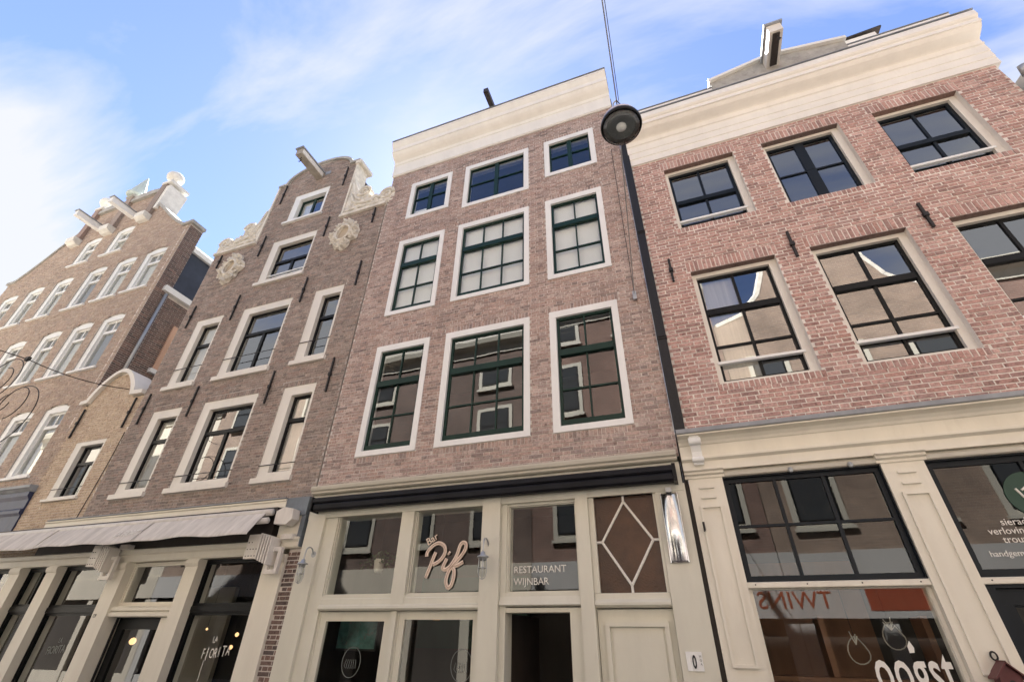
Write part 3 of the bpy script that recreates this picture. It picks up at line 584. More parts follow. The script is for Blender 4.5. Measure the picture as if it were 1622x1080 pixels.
# shopfront of R
K = 'cream_paint'
MB().prof([(-.3, 3.54), (.08, 3.54), (.08, 3.655), (.10, 3.665), (.125, 3.68), (.125, 3.71), (.10, 3.72), (.10, 3.86), (.115, 3.87), (.13, 3.90), (.165, 3.935), (.20, 3.945), (.225, 3.95), (.255, 3.955), (.255, 3.975), (-.3, 3.975)], .05, 6.14).build('shop_entablature', K, R)
MB().prof([(-.3, 3.978), (.275, 3.978), (.28, 3.99), (.28, 4.035), (-.1, 4.10), (-.3, 4.10)], .045, 6.15).build('lead_ledge', 'lead', R)
def pil(x0, x1, zt=3.45):
    P = B(x0, x1, -.25, .05, 0, zt, 'pilaster', K, R)
    w3 = (x1-x0); a, b = x0+w3*.30, x1-w3*.28
    MB().frame(a-.045, b+.045, 1.50, 3.12, .03, .03, .03, .03, .05, .078).build('pilaster_panel', K, P)
    for zz_ in (3.20, 3.32): MB().box(a-.005, b-.005, .05, .076, zz_, zz_+.026).build('panel_bead', K, P)
    MB().prof([(.0, zt), (.065, zt), (.065, zt+.03), (.10, zt+.045), (.10, zt+.07), (.135, zt+.085), (.135, zt+.10), (.0, zt+.10)], x0-.035, x1+.03).build('capital', K, P)
    return P
pil(.085, .485); pil(2.165, 2.575); pil(4.25, 4.66)
cs = MB()
cs.prof([(.10, 3.60), (.13, 3.60), (.15, 3.66), (.16, 3.76), (.19, 3.84), (.22, 3.88), (.22, 3.95), (.10, 3.95)], .19, .31)
cs.lathe([(.045, -.075), (.05, -.07), (.05, .07), (.045, .075)], (.25, FY-.20, 3.885), 14, 'x'); cs.lathe([(.03, -.07), (.034, -.065), (.034, .065), (.03, .07)], (.25, FY-.15, 3.66), 12, 'x')
cs.build('console', 'white_paint', R, smooth=False)
b_ = 'blue_black_paint'
W = window(R, .487, 2.163, 2.285, 3.445, (.012, .012, .015, .01), .02, -.02, b_, .05, [(2.87, .028, 0)], [(1.06, .035, 2, 4), (1.578, .035, 2, 4)], casmat=b_, glass='glass_shop', name='shop_toplight')
W = window(R, 2.577, 4.248, 2.285, 3.445, (.012, .012, .015, .01), .02, -.02, b_, .06, [], [(3.42, .035, 2, 4)], casmat=b_, glass='glass_shop', name='shop_toplight')
W = window(R, 4.662, 6.1, 2.285, 3.445, (.012, .012, .015, .01), .02, -.02, b_, .06, [(2.87, .028, 0)], [], casmat=b_, glass='glass_shop', name='shop_toplight')
for a, b in ((.487, 2.163), (2.577, 4.248), (4.662, 6.1)):
    tr = MB().prof([(-.15, 2.222), (.03, 2.222), (.035, 2.23), (.035, 2.272), (.02, 2.282), (-.15, 2.282)], a, b).build('transom', K, R)
    for k in range(4): MB().lathe([(.007, 0), (.007, .004)], (a+.08+k*(b-a-.16)/3, FY-.039, 2.255), 8, 'y').build('screw', 'iron', tr)
    MB().prof([(-.1, 3.447), (.045, 3.447), (.06, 3.46), (.06, 3.50), (.03, 3.535), (-.1, 3.535)], a, b).build('head_rail', 'putty_paint', R)
window(R, .487, 2.163, .6, 2.22, (.035, .035, .006, .02), -.02, -.04, K, .006, glass='glass_shop', casmat=K, name='shop_window', pane_tilt=.1)
MB().box(.487, 2.163, -.2, .02, 0, .598).build('stall_riser', K, R)
dr = MB().frame(2.577, 4.248, 0, 2.22, .09, .09, .03, .0, -.2, .0).build('shop_door_frame', b_, R)
window(R, 2.67, 4.155, .1, 2.188, (.10, .10, .14, .1), -.06, -.09, b_, .015, glass='glass_shop', casmat=b_, name='shop_door')
for k in range(2): MB().lathe([(.02, 0), (.03, -.02), (.022, -.05), (.012, -.06)], (.95+.62*k+.3, FY-.07, 3.50-.015), 10).build('spot_lamp', 'zinc', R)
window(R, 4.662, 6.1, .6, 2.22, (.035, .035, .006, .02), -.02, -.04, K, .006, glass='glass_shop', casmat=K, name='shop_window'); MB().box(4.662, 6.1, -.2, .02, 0, .598).build('stall_riser', K, R)
# shop writing
t = thing('window_lettering', 'large white lower case letters oogst on the wide shop window', 'lettering', (1.75, FY+.06, 1.3))
text('oogst', 1.435, 1.335, -.064, .56, t, 'lettering', sxx=.49, thick=.004, name='letters', spacing=1.06, bold=.005)
m = MB(); m.poly([(1.785, 1.655), (1.825, 1.66), (1.835, 1.70), (1.815, 1.755), (1.785, 1.71)], -.066, -.061); m.build('leaf_mark', 'lettering', t)
t = thing('window_lettering', 'small white lines of lettering starting sieraden on the dark toplight', 'lettering', (3.2, FY+.05, 2.45))
for s_, x, z in (('sieraden', 2.99, 2.755), ('verlovingsringen', 2.855, 2.672), ('trouwringen', 2.94, 2.59), ('handgemaakt', 2.775, 2.468)): text(s_, x, z, -.044, .092 if s_[0] != 'h' else .078, t, 'lettering', sxx=.98, thick=.003, name='letters')
t = thing('round_window_sign', 'round dark green disc with pale mark on the shop toplight', 'sign', (3.36, FY+.04, 2.8))
MB().lathe([(.235, -.004), (.235, .004)], (3.385, FY+.038, 3.03), 28, 'y').build('disc', 'shop_green', t)
MB().tube([(3.255, FY+.03, 3.10), (3.30, FY+.03, 2.98), (3.33, FY+.03, 3.03), (3.38, FY+.03, 2.94), (3.44, FY+.03, 3.05)], .012, 6).build('mark', 'lettering', t)
MB().tube([(3.30, FY+.03, 3.08), (3.36, FY+.03, 3.12), (3.42, FY+.03, 3.12)], .010, 6).build('mark', 'lettering', t)
# inside the jeweller's shop
B(.5, 2.16, -2.6, -2.55, .5, 2.8, 'back_panel', 'room_warm', R)
sh = thing('display_shelf', 'brown wooden display shelf inside the oogst shop window', 'shelf', (1.2, FY+.9, 1.2))
B(.3, 2.3, -1.1, -.75, 1.38, 1.42, 'board', 'room_warm', sh); B(.3, .36, -1.1, -.75, 1.422, 2.0, 'upright', 'room_warm', sh); B(1.2, 1.26, -1.1, -.75, 1.422, 2.0, 'upright', 'room_warm', sh); B(2.2, 2.26, -1.1, -.75, 1.422, 2.0, 'upright', 'room_warm', sh)
for k, (x, z) in enumerate(((1.42, 1.72), (1.78, 1.85))):
    t = thing('hanging_ornament', ('twig wreath hanging by a dried stem inside the shop window', 'wire drop ornament hanging inside the shop window by the letters')[k], 'ornament', (x, FY+.35, z-.2))
    MB().tube([(x+.09*math.cos(a*.35)*(1-.3*math.sin(a*.35)), FY+.35+.02*math.sin(a), z-.05+.12*math.sin(a*.35)) for a in range(19)], .006, 5).build('hoop', 'grey_wood', t)
    tw = MB(); rr_ = random.Random(k)
    for j in range(9): tw.tube([(x, FY+.35, z), (x+rr_.uniform(-.05, .05), FY+.35+rr_.uniform(-.03, .03), z+rr_.uniform(.04, .12))], .004, 4)
    tw.build('twigs', 'curtain_cloth', t); MB().tube([(x, FY+.35, z+.05), (x, FY+.35, 2.28)], .003, 4).build('cord', 'iron', t)
# birdhouse on the pilaster
t = thing('birdhouse', 'dark red wooden birdhouse hung on the cream pilaster', 'birdhouse', (2.37, FY-.14, 1.3))
m = MB().poly([(2.30, 1.30), (2.46, 1.30), (2.46, 1.50), (2.38, 1.585), (2.30, 1.50)], .075, .20); m.build('body', 'ox_red', t)
for a, b in (((2.265, 1.475), (2.385, 1.60)), ((2.495, 1.475), (2.375, 1.60))):
    m = MB(); m.hexa([(a[0], FY-.235, a[1]), (b[0], FY-.235, b[1]), (b[0], FY-.068, b[1]), (a[0], FY-.068, a[1]), (a[0], FY-.235, a[1]+.014), (b[0], FY-.235, b[1]+.014), (b[0], FY-.068, b[1]+.014), (a[0], FY-.068, a[1]+.014)]); m.build('roof_board', 'ox_red', t)
MB().lathe([(.024, -.002), (.024, .002)], (2.38, FY-.203, 1.45), 14, 'y').build('entrance_hole', 'iron', t)
MB().tube([(2.38+.024*math.cos(a*math.pi/7), FY-.075, 1.645+.032*math.sin(a*math.pi/7)) for a in range(15)], .008, 6).build('hanger', 'iron', t)
m = MB().tube([(.16, FY-.06, 2.83), (.16, FY-.11, 2.83), (.16, FY-.115, 2.92)], .013, 8); tag(m.build('wall_hook', 'iron', None), 'small dark iron hook on the cream pilaster beside the steel light', 'hook')
# sliver of the next house
Nn = thing('brick_house', 'sliver of dark gutter and brick house at the far side of the red house', 'house', (8, FY, 0), 'houses along the street')
MB().box(6.24, 10, -6, -.05, 0, 9.05).build('wall', 'wall_red', Nn, fix=False)
MB().prof([(-.3, 9.05), (.02, 9.05), (.02, 9.2), (.10, 9.26), (.12, 9.36), (-.3, 9.42)], 6.24, 10).build('cornice', 'cornice_paint', Nn)
m = MB().tube([(6.2, FY-.02, 4.2), (6.2, FY-.02, 9.0), (6.22, FY-.08, 9.15), (6.24, FY-.13, 9.25)], .045, 10); m.build('down_pipe', 'iron', Nn, smooth=True)
m = MB().tube([(6.27, FY-.06, 9.30), (6.24, FY-.14, 9.46)], .055, 12); m.build('gutter_outlet', 'zinc', Nn, smooth=True)

# ================================================================== HOUSE L: brown neck gable house
LX0, LX1 = -11.79, -5.905
L = thing('gable_house', 'brown brick neck gable house with carved sandstone claws and cartouches', 'house', (-8.8, FY, 0), 'houses along the street')
def lout(z):
    if z < 11.08: return [(LX0, LX1)]
    if z < 13.52: return [(-10.205, -7.335)]
    h = (z-13.52)/.58
    if h >= 1: return []
    q = 1.16*math.sqrt(max(0, 1-h*h)); return [(-8.755-q, -8.755+q)]
holes = []; sold = []
def lwin(x0, x1, z0, z1, zt, mull, name='window', blind=None, cas=(.24, .06, .20, .10)):
    l_, r_2, t_, b_2 = cas
    xm = (x0+l_+x1-r_2)/2+.02
    W = window(L, x0, x1, z0, z1, cas, -.015, -.105, 'black_paint', .04, [(zt, .075, .015)], [(xm, .075, z0, zt)] if mull else [], casmat='frame_cream', sill=(.05, .06, .10), deep=.2, blind=blind)
    holes.append((x0, x1, z0-.102, z1)); sold.append((x0-.04, x1+.04, z1, z1+.115)); return W
for z0, z1, zt, zr in ((4.13, 6.01, 5.28, 4.375), (6.63, 8.59, 7.78, 7.11)):
    for (a, b, mm) in ((-11.14, -10.23, 0), (-9.56, -8.03, 1), (-7.35, -6.53, 0)):
        W = lwin(a, b, z0, z1, zt, mm, blind=((z1-.2, z0+.1, 'curtain_cloth') if (a < -11 or (a > -8 and z0 < 5)) else None))
        MB().tube([(a-.02, FY+.005, zr), (b+.02, FY+.005, zr)], .009, 6).build('guard_rail', 'iron', W)
W = lwin(-9.51, -8.01, 9.40, 10.92, 10.12, 1); B(-9.30, -8.03, -.09, -.05, 9.62, 9.65, 'safety_bar', 'white_paint', W)
W = window(L, -9.37, -8.12, 11.63, 12.80, (.22, .09, .22, .13), -.015, -.12, 'green_paint', .04, [], [(-8.68, .07, 11, 13)], casmat='white_paint', sill=(.06, .07, .07), deep=.22, blind=(12.6, 11.7, 'blind_cloth', -9.1, -8.72))
holes.append((-9.37, -8.12, 11.56, 12.80)); sold.append((-9.41, -8.08, 12.8, 12.91))
wall(L, 'brick_brown', 'mortar_grey', 3.66, 14.1, lout, holes, sold, course=.059, st=.20, single=300, seed=21, zcuts=[11.08, 13.52]+[13.52+.058*i for i in range(1, 10)], thick=.4)
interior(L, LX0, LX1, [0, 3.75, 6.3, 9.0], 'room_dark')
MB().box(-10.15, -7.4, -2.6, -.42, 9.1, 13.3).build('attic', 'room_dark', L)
for a in ((-9.92, 13.5, 12.66), (-7.62, 13.38, 12.56), (-9.89, 11.27, 10.49), (-7.69, 11.26, 10.52), (-6.19, 11.05, 10.51), (-7.73, 9.10, 8.34), (-6.19, 9.19, 8.44), (-9.89, 9.12, 8.32), (-11.42, 11.01, 10.5), (-11.46, 9.15, 8.42), (-6.22, 6.51, 5.73), (-7.75, 6.47, 5.71), (-9.94, 6.47, 5.72), (-11.50, 6.52, 5.75)):
    anchor(L, *a, w_=.03)
# coping of the neck
cp = [(-10.27, 13.52), (-10.27, 13.60), (-9.94, 13.62)]
arc_o = [(-8.755-1.24*math.cos(math.pi*i/20), 13.58+.60*math.sin(math.pi*i/20)) for i in range(21)]
arc_i = [(-8.755-1.165*math.cos(math.pi*i/20), 13.525+.575*math.sin(math.pi*i/20)) for i in range(21)]
MB().poly(arc_o+[(-7.51, 13.62), (-7.24, 13.60), (-7.24, 13.525), (-7.57, 13.525)]+arc_i[::-1]+[(-9.93, 13.525), (-10.27, 13.525), (-10.27, 13.60), (-10.0, 13.62)], -.36, .055).build('gable_coping', 'stone_grey', L)
MB().box(-7.333, -7.27, -.42, .03, 11.1, 13.52).build('neck_edge_stone', 'stone', L); MB().box(-10.27, -10.207, -.42, .03, 11.1, 13.52).build('neck_edge_stone', 'stone', L)
MB().box(-7.36, -7.16, -.50, .06, 13.40, 13.523).build('neck_cap_stone', 'stone', L)
MB().box(LX0, -10.21, -.35, .07, 11.082, 11.17).build('shoulder_coping', 'stone', L); MB().box(-7.33, LX1+.02, -.35, .07, 11.082, 11.17).build('shoulder_coping', 'stone', L)
MB().poly([(LX0, 8.9), (LX1, 8.9), (LX1, 11.0), (-8.8, 13.3), (LX0, 11.0)], -8, -2.7).build('roof', 'slate', L)
def claw(cx, sgn):
    """Carved side piece: a rising scroll by the neck, a dip, a volute at the outer end; reliefs of coils and leaves."""
    X = lambda u: cx+sgn*u
    out = [(0, 0), (1.50, 0), (1.56, .18), (1.55, .42), (1.47, .60), (1.33, .66), (1.19, .58), (1.10, .47), (1.02, .44), (.95, .52), (.86, .50), (.76, .44), (.70, .56), (.71, .75), (.66, .93), (.54, 1.02), (.41, .98), (.36, .86), (.28, .92), (.20, 1.10), (.10, 1.35), (0, 1.6)]
    pts = [(X(u), 11.172+v) for u, v in out]
    o = MB().poly(pts, -.20, .0).build('carved_claw', 'stone', L)
    rel = MB(); rr_ = random.Random(9)
    def coil(u, v, r, turns=1.6, th=.045):
        rel.tube([(X(u+r*(1-.75*k/24)*math.cos(k/24*turns*6.28)), FY-.012, 11.172+v+r*(1-.75*k/24)*math.sin(k/24*turns*6.28)) for k in range(25)], [th*(1-.4*k/24) for k in range(25)], 6)
    coil(1.30, .36, .22); coil(.52, .76, .20); coil(.98, .26, .13, 1.3, .03)
    for pth in ([(.05, 1.3), (.16, .9), (.3, .6), (.45, .45)], [(.06, .12), (.4, .15), (.8, .12), (1.4, .10)], [(.1, .8), (.3, .4), (.7, .28), (.9, .3)]):
        rel.tube(smooth_path([(X(u), FY-.012, 11.172+v) for u, v in pth], 4), .042, 6)
    for k in range(46):
        u = rr_.uniform(.05, 1.45); v = rr_.uniform(.05, max(.1, .9-.5*u)); r = rr_.uniform(.03, .065)
        rel.lathe([(r*.9, .02), (r, 0), (r*.6, -r*.7), (.004, -r*.9)], (X(u), FY-.0, 11.172+v), 7, 'y')
    rel.build('relief', 'stone', o, smooth=True)
B(-5.903, -5.872, -.3, -.045, 3.7, 11.05, 'seam_shadow_filler', 'iron', L)  # dark strip added in the gap, standing for the shadow line of the seam
claw(-7.268, 1); claw(-10.27, -1)
def cartouche(cx, cz, w_, h_):
    n, k = 96, 22; m = MB(); rr_ = random.Random(int(abs(cx)*10))
    ph = [rr_.uniform(0, 6.28) for _ in range(5)]
    for j in range(k+1):
        r = j/k
        for i in range(n):
            g = 2*math.pi*i/n
            lim = 1+.10*math.cos(4*g)+.07*math.sin(7*g+ph[0])+.05*math.sin(11*g+ph[1])
            R_ = r*(lim if r > .55 else 1+(lim-1)*r)
            if r < .48: hh = .035-.03*(1-r/.48)
            elif r < .60: hh = .12
            else: hh = .075+.05*math.sin(9*g+ph[2]+5*r)+.04*math.sin(17*g+ph[3]-14*r)+.03*math.sin(29*g+ph[4]+21*r)
            if j == k: hh = 0
            m.v.append((cx+w_*R_*math.cos(g), FY-.008-hh, cz+h_*R_*math.sin(g)))
    for j in range(k):
        for i in range(n): m.f.append((j*n+i, j*n+(i+1) % n, (j+1)*n+(i+1) % n, (j+1)*n+i))
    o = m.build('carved_cartouche', 'stone', L, smooth=True)
    MB().tube([(cx+w_*.50*math.cos(k*math.pi/18), FY-.125, cz+h_*.52*math.sin(k*math.pi/18)) for k in range(37)], .028, 8).build('oval_rim', 'stone', o, smooth=True)
    e = MB(); e.poly([(cx+w_*.46*math.cos(k*math.pi/14), cz+h_*.48*math.sin(k*math.pi/14)) for k in range(28)], .0, .055); e.build('oval_field', 'stone_field', o)
    for k in range(16):
        g = k*math.pi/8+.2; rr2 = .82+.1*(k % 2); c = (cx+w_*rr2*math.cos(g), FY-.10, cz+h_*rr2*math.sin(g))
        MB().tube([(c[0]+.055*(1-.6*j/14)*math.cos(g+j*.6), c[1], c[2]+.055*(1-.6*j/14)*math.sin(g+j*.6)) for j in range(15)], .016, 5).build('scroll', 'stone', o, smooth=True)
cartouche(-6.95, 10.31, .40, .49); cartouche(-10.72, 10.27, .40, .49)
hb = MB().box(-8.77, -8.55, -.3, .92, 13.30, 13.52).build('hoist_beam', 'grey_wood', L)
MB().box(-8.80, -8.52, -.3, .97, 13.523, 13.57).build('beam_capping', 'lead', hb); MB().box(-8.79, -8.772, .05, .9, 13.33, 13.49).build('beam_side_board', 'frame_cream', hb); MB().box(-8.548, -8.53, .05, .9, 13.33, 13.49).build('beam_side_board', 'frame_cream', hb)
MB().tube([(-8.66, FY-.80, 13.3), (-8.66, FY-.80, 13.22), (-8.61, FY-.80, 13.16), (-8.66, FY-.80, 13.10), (-8.71, FY-.80, 13.14)], .013).build('hook', 'iron', hb)
MB().box(-8.50, -8.30, -.05, .012, 13.42, 13.56).build('vent_plate', 'lead', L)
# shopfront of L (and, as one shop, of S)
KL = 'cream_paint'
MB().prof([(-.3, 3.53), (.06, 3.53), (.10, 3.545), (.10, 3.63), (.12, 3.65), (.12, 3.672), (-.3, 3.68)], -12.70, -6.35).build('shop_cornice', KL, L)
B(-12.65, -6.36, -.3, .135, 3.682, 3.70, 'cornice_flashing', 'lead', L)
MB().box(-6.348, -5.885, -.3, .09, 3.40, 3.69).build('lead_corner', 'lead_blue', L); MB().box(-5.97, -5.885, -.3, .07, 2.92, 3.398).build('lead_strip', 'lead_blue', L)
B(-12.65, -6.55, -.3, .03, 3.04, 3.528, 'shop_fascia', 'dark_wood', L)
MB().prof([(-.3, 2.82), (.02, 2.82), (.03, 2.85), (.03, 2.93), (.055, 2.955), (.06, 3.02), (.04, 3.035), (-.3, 3.038)], -14.0, -6.40).build('shop_entablature', KL, L)
for a, b in ((-13.10, -12.78), (-11.94, -11.64), (-10.07, -9.72), (-8.235, -7.95), (-6.52, -6.11)):
    P = B(a, b, -.3, .045, 0, 2.818, 'pillar', KL, L)
    MB().prof([(.045, 2.70), (.06, 2.71), (.075, 2.75), (.075, 2.80), (.045, 2.80)], a-.012, b+.012).build('capital', KL, P)
MB().prof([(-.3, 2.90), (.05, 2.90), (.07, 2.92), (.08, 2.99), (.11, 3.03), (.11, 3.06), (-.3, 3.06)], -6.42, -5.90).build('end_capital', KL, L)
MB().box(-6.40, -5.98, -.3, .05, 3.062, 3.398).build('end_block', KL, L)
bl = wall(L, 'brick_dark', 'mortar_rose', .0, 2.898, rect(-6.108, -5.832), course=.062, st=.20, seed=5, name='corner_strip', joint=.014)
def shopglass(a, b, zbar, lower=True, mull=None):
    window(L, a, b, zbar+.04, 2.815, (.02, .02, .03, .01), -.10, -.12, 'black_paint', .035, [], [(mull, .03, 2, 3)] if mull else [], casmat='black_paint', glass='glass_shop', name='shop_toplight', pane_tilt=.1)
    B(a, b, -.2, -.09, zbar-.04, zbar+.038, 'transom', 'black_paint', L)
    if lower: window(L, a, b, .5, zbar-.042, (.02, .02, .01, .02), -.10, -.12, 'black_paint', .035, [], [], casmat='black_paint', glass='glass_shop', name='shop_window', pane_tilt=.1)
shopglass(-11.638, -10.072, 2.08); shopglass(-7.948, -6.522, 2.08); shopglass(-12.778, -11.942, 2.10, True, -12.36); shopglass(-14.0, -13.102, 2.10)
window(L, -9.718, -8.237, 2.13, 2.815, (.02, .02, .03, .03), -.10, -.12, KL, .03, casmat=KL, glass='glass_shop', name='shop_toplight', pane_tilt=.1)
MB().prof([(-.25, 2.05), (-.02, 2.05), (.0, 2.06), (.0, 2.10), (-.03, 2.128), (-.25, 2.128)], -9.718, -8.237).build('transom', KL, L)
MB().prof([(-.25, 1.965), (-.0, 1.965), (.01, 1.98), (.01, 2.02), (-.02, 2.045), (-.25, 2.045)], -9.718, -8.237).build('transom', KL, L)
B(-8.50, -8.237, -.25, -.06, 0, 1.96, 'door_post', KL, L)
window(L, -9.716, -8.502, .05, 1.962, (.04, .01, .01, .01), -.18, -.20, 'black_paint', .16, casmat='black_paint', glass='glass_shop', name='shop_door', pane_tilt=.1)
B(-12.6, -6.5, -.3, -.08, 0, .498, 'stall_riser', KL, L)
text('129', -10.04, 1.955, .047, .075, L, 'lettering_black', thick=.003, name='house_number', sxx=.8)
t = thing('window_lettering', 'white slanted LA FIORITA lettering on the window beside the brick strip', 'lettering', (-7.2, FY+.14, 1.4))
for i_, (ch, dz, sc_) in enumerate(zip('FIORITA', (0, -.02, .01, .015, .03, .035, .05), (.19, .24, .18, .18, .18, .20, .18))):
    text(ch, -7.44+i_*.086-(.02 if i_ > 1 else 0)-(.02 if i_ > 4 else 0), 1.42+dz, -.143, sc_, t, 'lettering', sxx=.62, thick=.003, name='letter')
text('LA', -7.30, 1.625, -.143, .12, t, 'lettering', sxx=.7, thick=.003, name='letter', rot=rad(6))
MB().box(-7.365, -7.358, -.145, -.141, .9, 1.40).build('stem', 'lettering', t)
t = thing('window_lettering', 'faded white lettering on the shop window beside the numbered pillar', 'lettering', (-10.9, FY+.14, 1.4))
text('FIORITA', -11.15, 1.40, -.143, .17, t, 'lettering_etched', sxx=.75, thick=.003, name='letter', rot=rad(5)); text('LA', -10.95, 1.58, -.143, .11, t, 'lettering_etched', sxx=.75, thick=.003, name='letter')
for k, (xx, pp, z_, r) in enumerate(((-10.42, -1.1, 1.62, .06), (-7.97, -1.2, 1.75, .034), (-8.03, -1.2, 1.56, .034), (-9.2, -1.6, 1.84, .022))):
    t = thing('pendant_lamp', ('copper pendant lamp glowing behind the glass restaurant door', 'upper of two round bulbs glowing beside the FIORITA lettering', 'lower of two round bulbs glowing beside the FIORITA lettering', 'small bulb glowing behind the FIORITA window by its dark frame')[k], 'lamp', (xx, FY-pp, z_))
    MB().lathe([(.004, r), (r*.7, r*.7), (r, 0), (r*.7, -r*.7), (.004, -r)][::-1], (xx, FY-pp, z_), 12).build('bulb', 'warm_lamp', t, smooth=True)
    MB().tube([(xx, FY-pp, z_+r), (xx, FY-pp, 3.6)], .004, 4).build('cord', 'iron', t)
B(-7.9, -6.6, -2.9, -2.8, .5, 2.7, 'restaurant_back_wall', 'room_paint', L); B(-11.6, -10.1, -2.9, -2.8, .5, 2.7, 'restaurant_back_wall', 'plaster_cream', L)
# fabric awning with folding arms
aw = thing('fabric_awning', 'partly rolled pale grey fabric awning over the restaurant windows', 'awning', (-10, FY-.3, 3.1))
n = 60; m = MB()
xs_ = [-14.35+i*(7.85/n) for i in range(n+1)]; ra = random.Random(2)
ph = [ra.uniform(0, 6) for _ in range(4)]
rows = [(.285, 3.43), (.34, 3.36), (.43, 3.25), (.52, 3.12), (.555, 3.07), (.558, 3.045)]
for th in (0, .006):
    for p, z in rows:
        for x in xs_:
            sag = (.012*math.sin(x*2.1+ph[0])+.010*math.sin(x*5.3+ph[1]))*((3.43-z)/.38)
            m.v.append((x, FY-p-th-.5*sag, z+sag+th*.5))
w1 = n+1; nr = len(rows)
for j in range(nr-1):
    for i in range(n):
        a = j*w1+i; m.f.append((a, a+1, a+w1+1, a+w1)); b = a+nr*w1; m.f.append((b, b+w1, b+w1+1, b+1))
m.build('awning_cloth', 'awning_cloth', aw, smooth=True)
for xs2 in (-11.75, -9.10):
    MB().prof([(.30, 3.435), (.44, 3.262), (.56, 3.078), (.565, 3.083), (.447, 3.268), (.306, 3.44)], xs2, xs2+.035).build('seam_fold', 'awning_cloth', aw)
MB().tube([(-14.35, FY-.26, 3.43), (-6.42, FY-.26, 3.43)], .055, 12).build('upper_roller', 'metal_white', aw, smooth=True)
MB().tube([(-14.35, FY-.31, 3.29), (-6.42, FY-.31, 3.29)], .05, 12).build('lower_roller', 'metal_white', aw, smooth=True)
B(-14.3, -6.40, .04, .20, 3.46, 3.525, 'dark_housing', 'dark_wood', aw)
text('LA FIORITA', -9.72, 3.17, .50, .17, aw, 'lettering', sxx=.78, thick=.004, name='awning_lettering').rotation_euler = (rad(-32), 0, 0)
MB().poly([(-6.33, 3.24), (-6.08, 3.22), (-5.98, 3.30), (-6.0, 3.46), (-6.2, 3.50), (-6.34, 3.44)], .10, .26).build('end_plate', 'metal_white', aw)
def arm(x):
    g = MB().box(x-.28, x+.02, .18, .24, 2.74, 3.10).build('arm_plate', 'metal_white', aw)
    for k in range(5): MB().box(x+.02+.055*k, x+.045+.055*k, .10, .30, 2.62-.02*k+.10, 3.10-.015*k).build('arm_link', 'metal_white', g)
    MB().frame(x+.16, x+.42, 2.52, 2.90, .07, .06, .06, .06, .14, .20).build('arm_bracket', 'metal_white', g)
    for k in range(12): MB().lathe([(.009, 0), (.009, .006)], (x-.24+.06*(k % 5), FY-.246, 2.78+.10*(k//5)), 6, 'y').build('bolt', 'iron', g)
    MB().box(x+.30, x+.52, .045, .16, 3.02, 3.10).build('wall_plate', 'metal_white', g)
arm(-6.50); arm(-10.25)

# ================================================================== HOUSE S: small yellow brick house with bell-shaped coping
S = thing('small_gable_house', 'small yellow brick house with curved cream gable coping', 'house', (-12.95, FY, 0), 'houses along the street')
SX0, SX1 = -14.02, -11.795
def bell(u): return 6.62+.75*(max(0, math.cos(min(1, abs(u)/.80)*math.pi/2))**.75)
def sout(z):
    if z < 6.55: return [(SX0, SX1)]
    lo = 0
    for k in range(81):
        u = .8*k/80
        if bell(u) > z+.03: lo = u
    return [(-13.0-lo, -13.0+lo)] if lo > .05 else []
holes = [(-13.40, -12.35, 4.14, 5.53)]
window(S, -13.40, -12.35, 4.20, 5.525, (.22, .05, .10, .045), -.005, -.10, 'black_paint', .04, [(5.0, .065, .015)], [(-12.76, .05, 4, 5)], casmat='frame_cream', sill=(.06, .06, .055), deep=.2)
wall(S, 'brick_yellow', 'mortar_pale', 2.9, 7.4, sout, holes, [], course=.058, st=.19, seed=31, zcuts=[6.55]+[6.60+.05*i for i in range(16)], joint=.007)
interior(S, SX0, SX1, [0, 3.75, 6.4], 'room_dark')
us = [-1+2*i/40 for i in range(41)]
top = [(-14.06, 6.68), (-13.82, 6.70)]+[(-13.0+.86*u, bell(.80*u)+.085) for u in us]+[(-12.18, 6.70), (-11.80, 6.68)]
bot = [(-11.80, 6.58), (-12.24, 6.60)]+[(-13.0+.76*u, bell(.80*u)-.015) for u in reversed(us)]+[(-13.76, 6.60), (-14.06, 6.58)]
MB().poly(top+bot, -.42, .09).build('gable_coping', 'frame_cream', S)
anchor(S, -13.80, 6.45, 5.69); anchor(S, -11.985, 6.50, 5.73, .03)
MB().tube([(-11.80, FY-.012, 5.6), (-11.82, FY-.012, 5.0), (-11.86, FY-.012, 4.5), (-11.95, FY-.012, 3.72)], .008, 5).build('seam_cable', 'iron', S)
MB().tube([(-13.40, FY-.0, 4.42), (-12.35, FY-.0, 4.42)], .008, 5).build('guard_rail', 'iron', S)
MB().poly([(SX0, 6.3), (SX1, 6.3), (SX1, 6.4), (-12.9, 6.9), (SX0, 6.4)], -6, -.45).build('roof', 'slate', S)

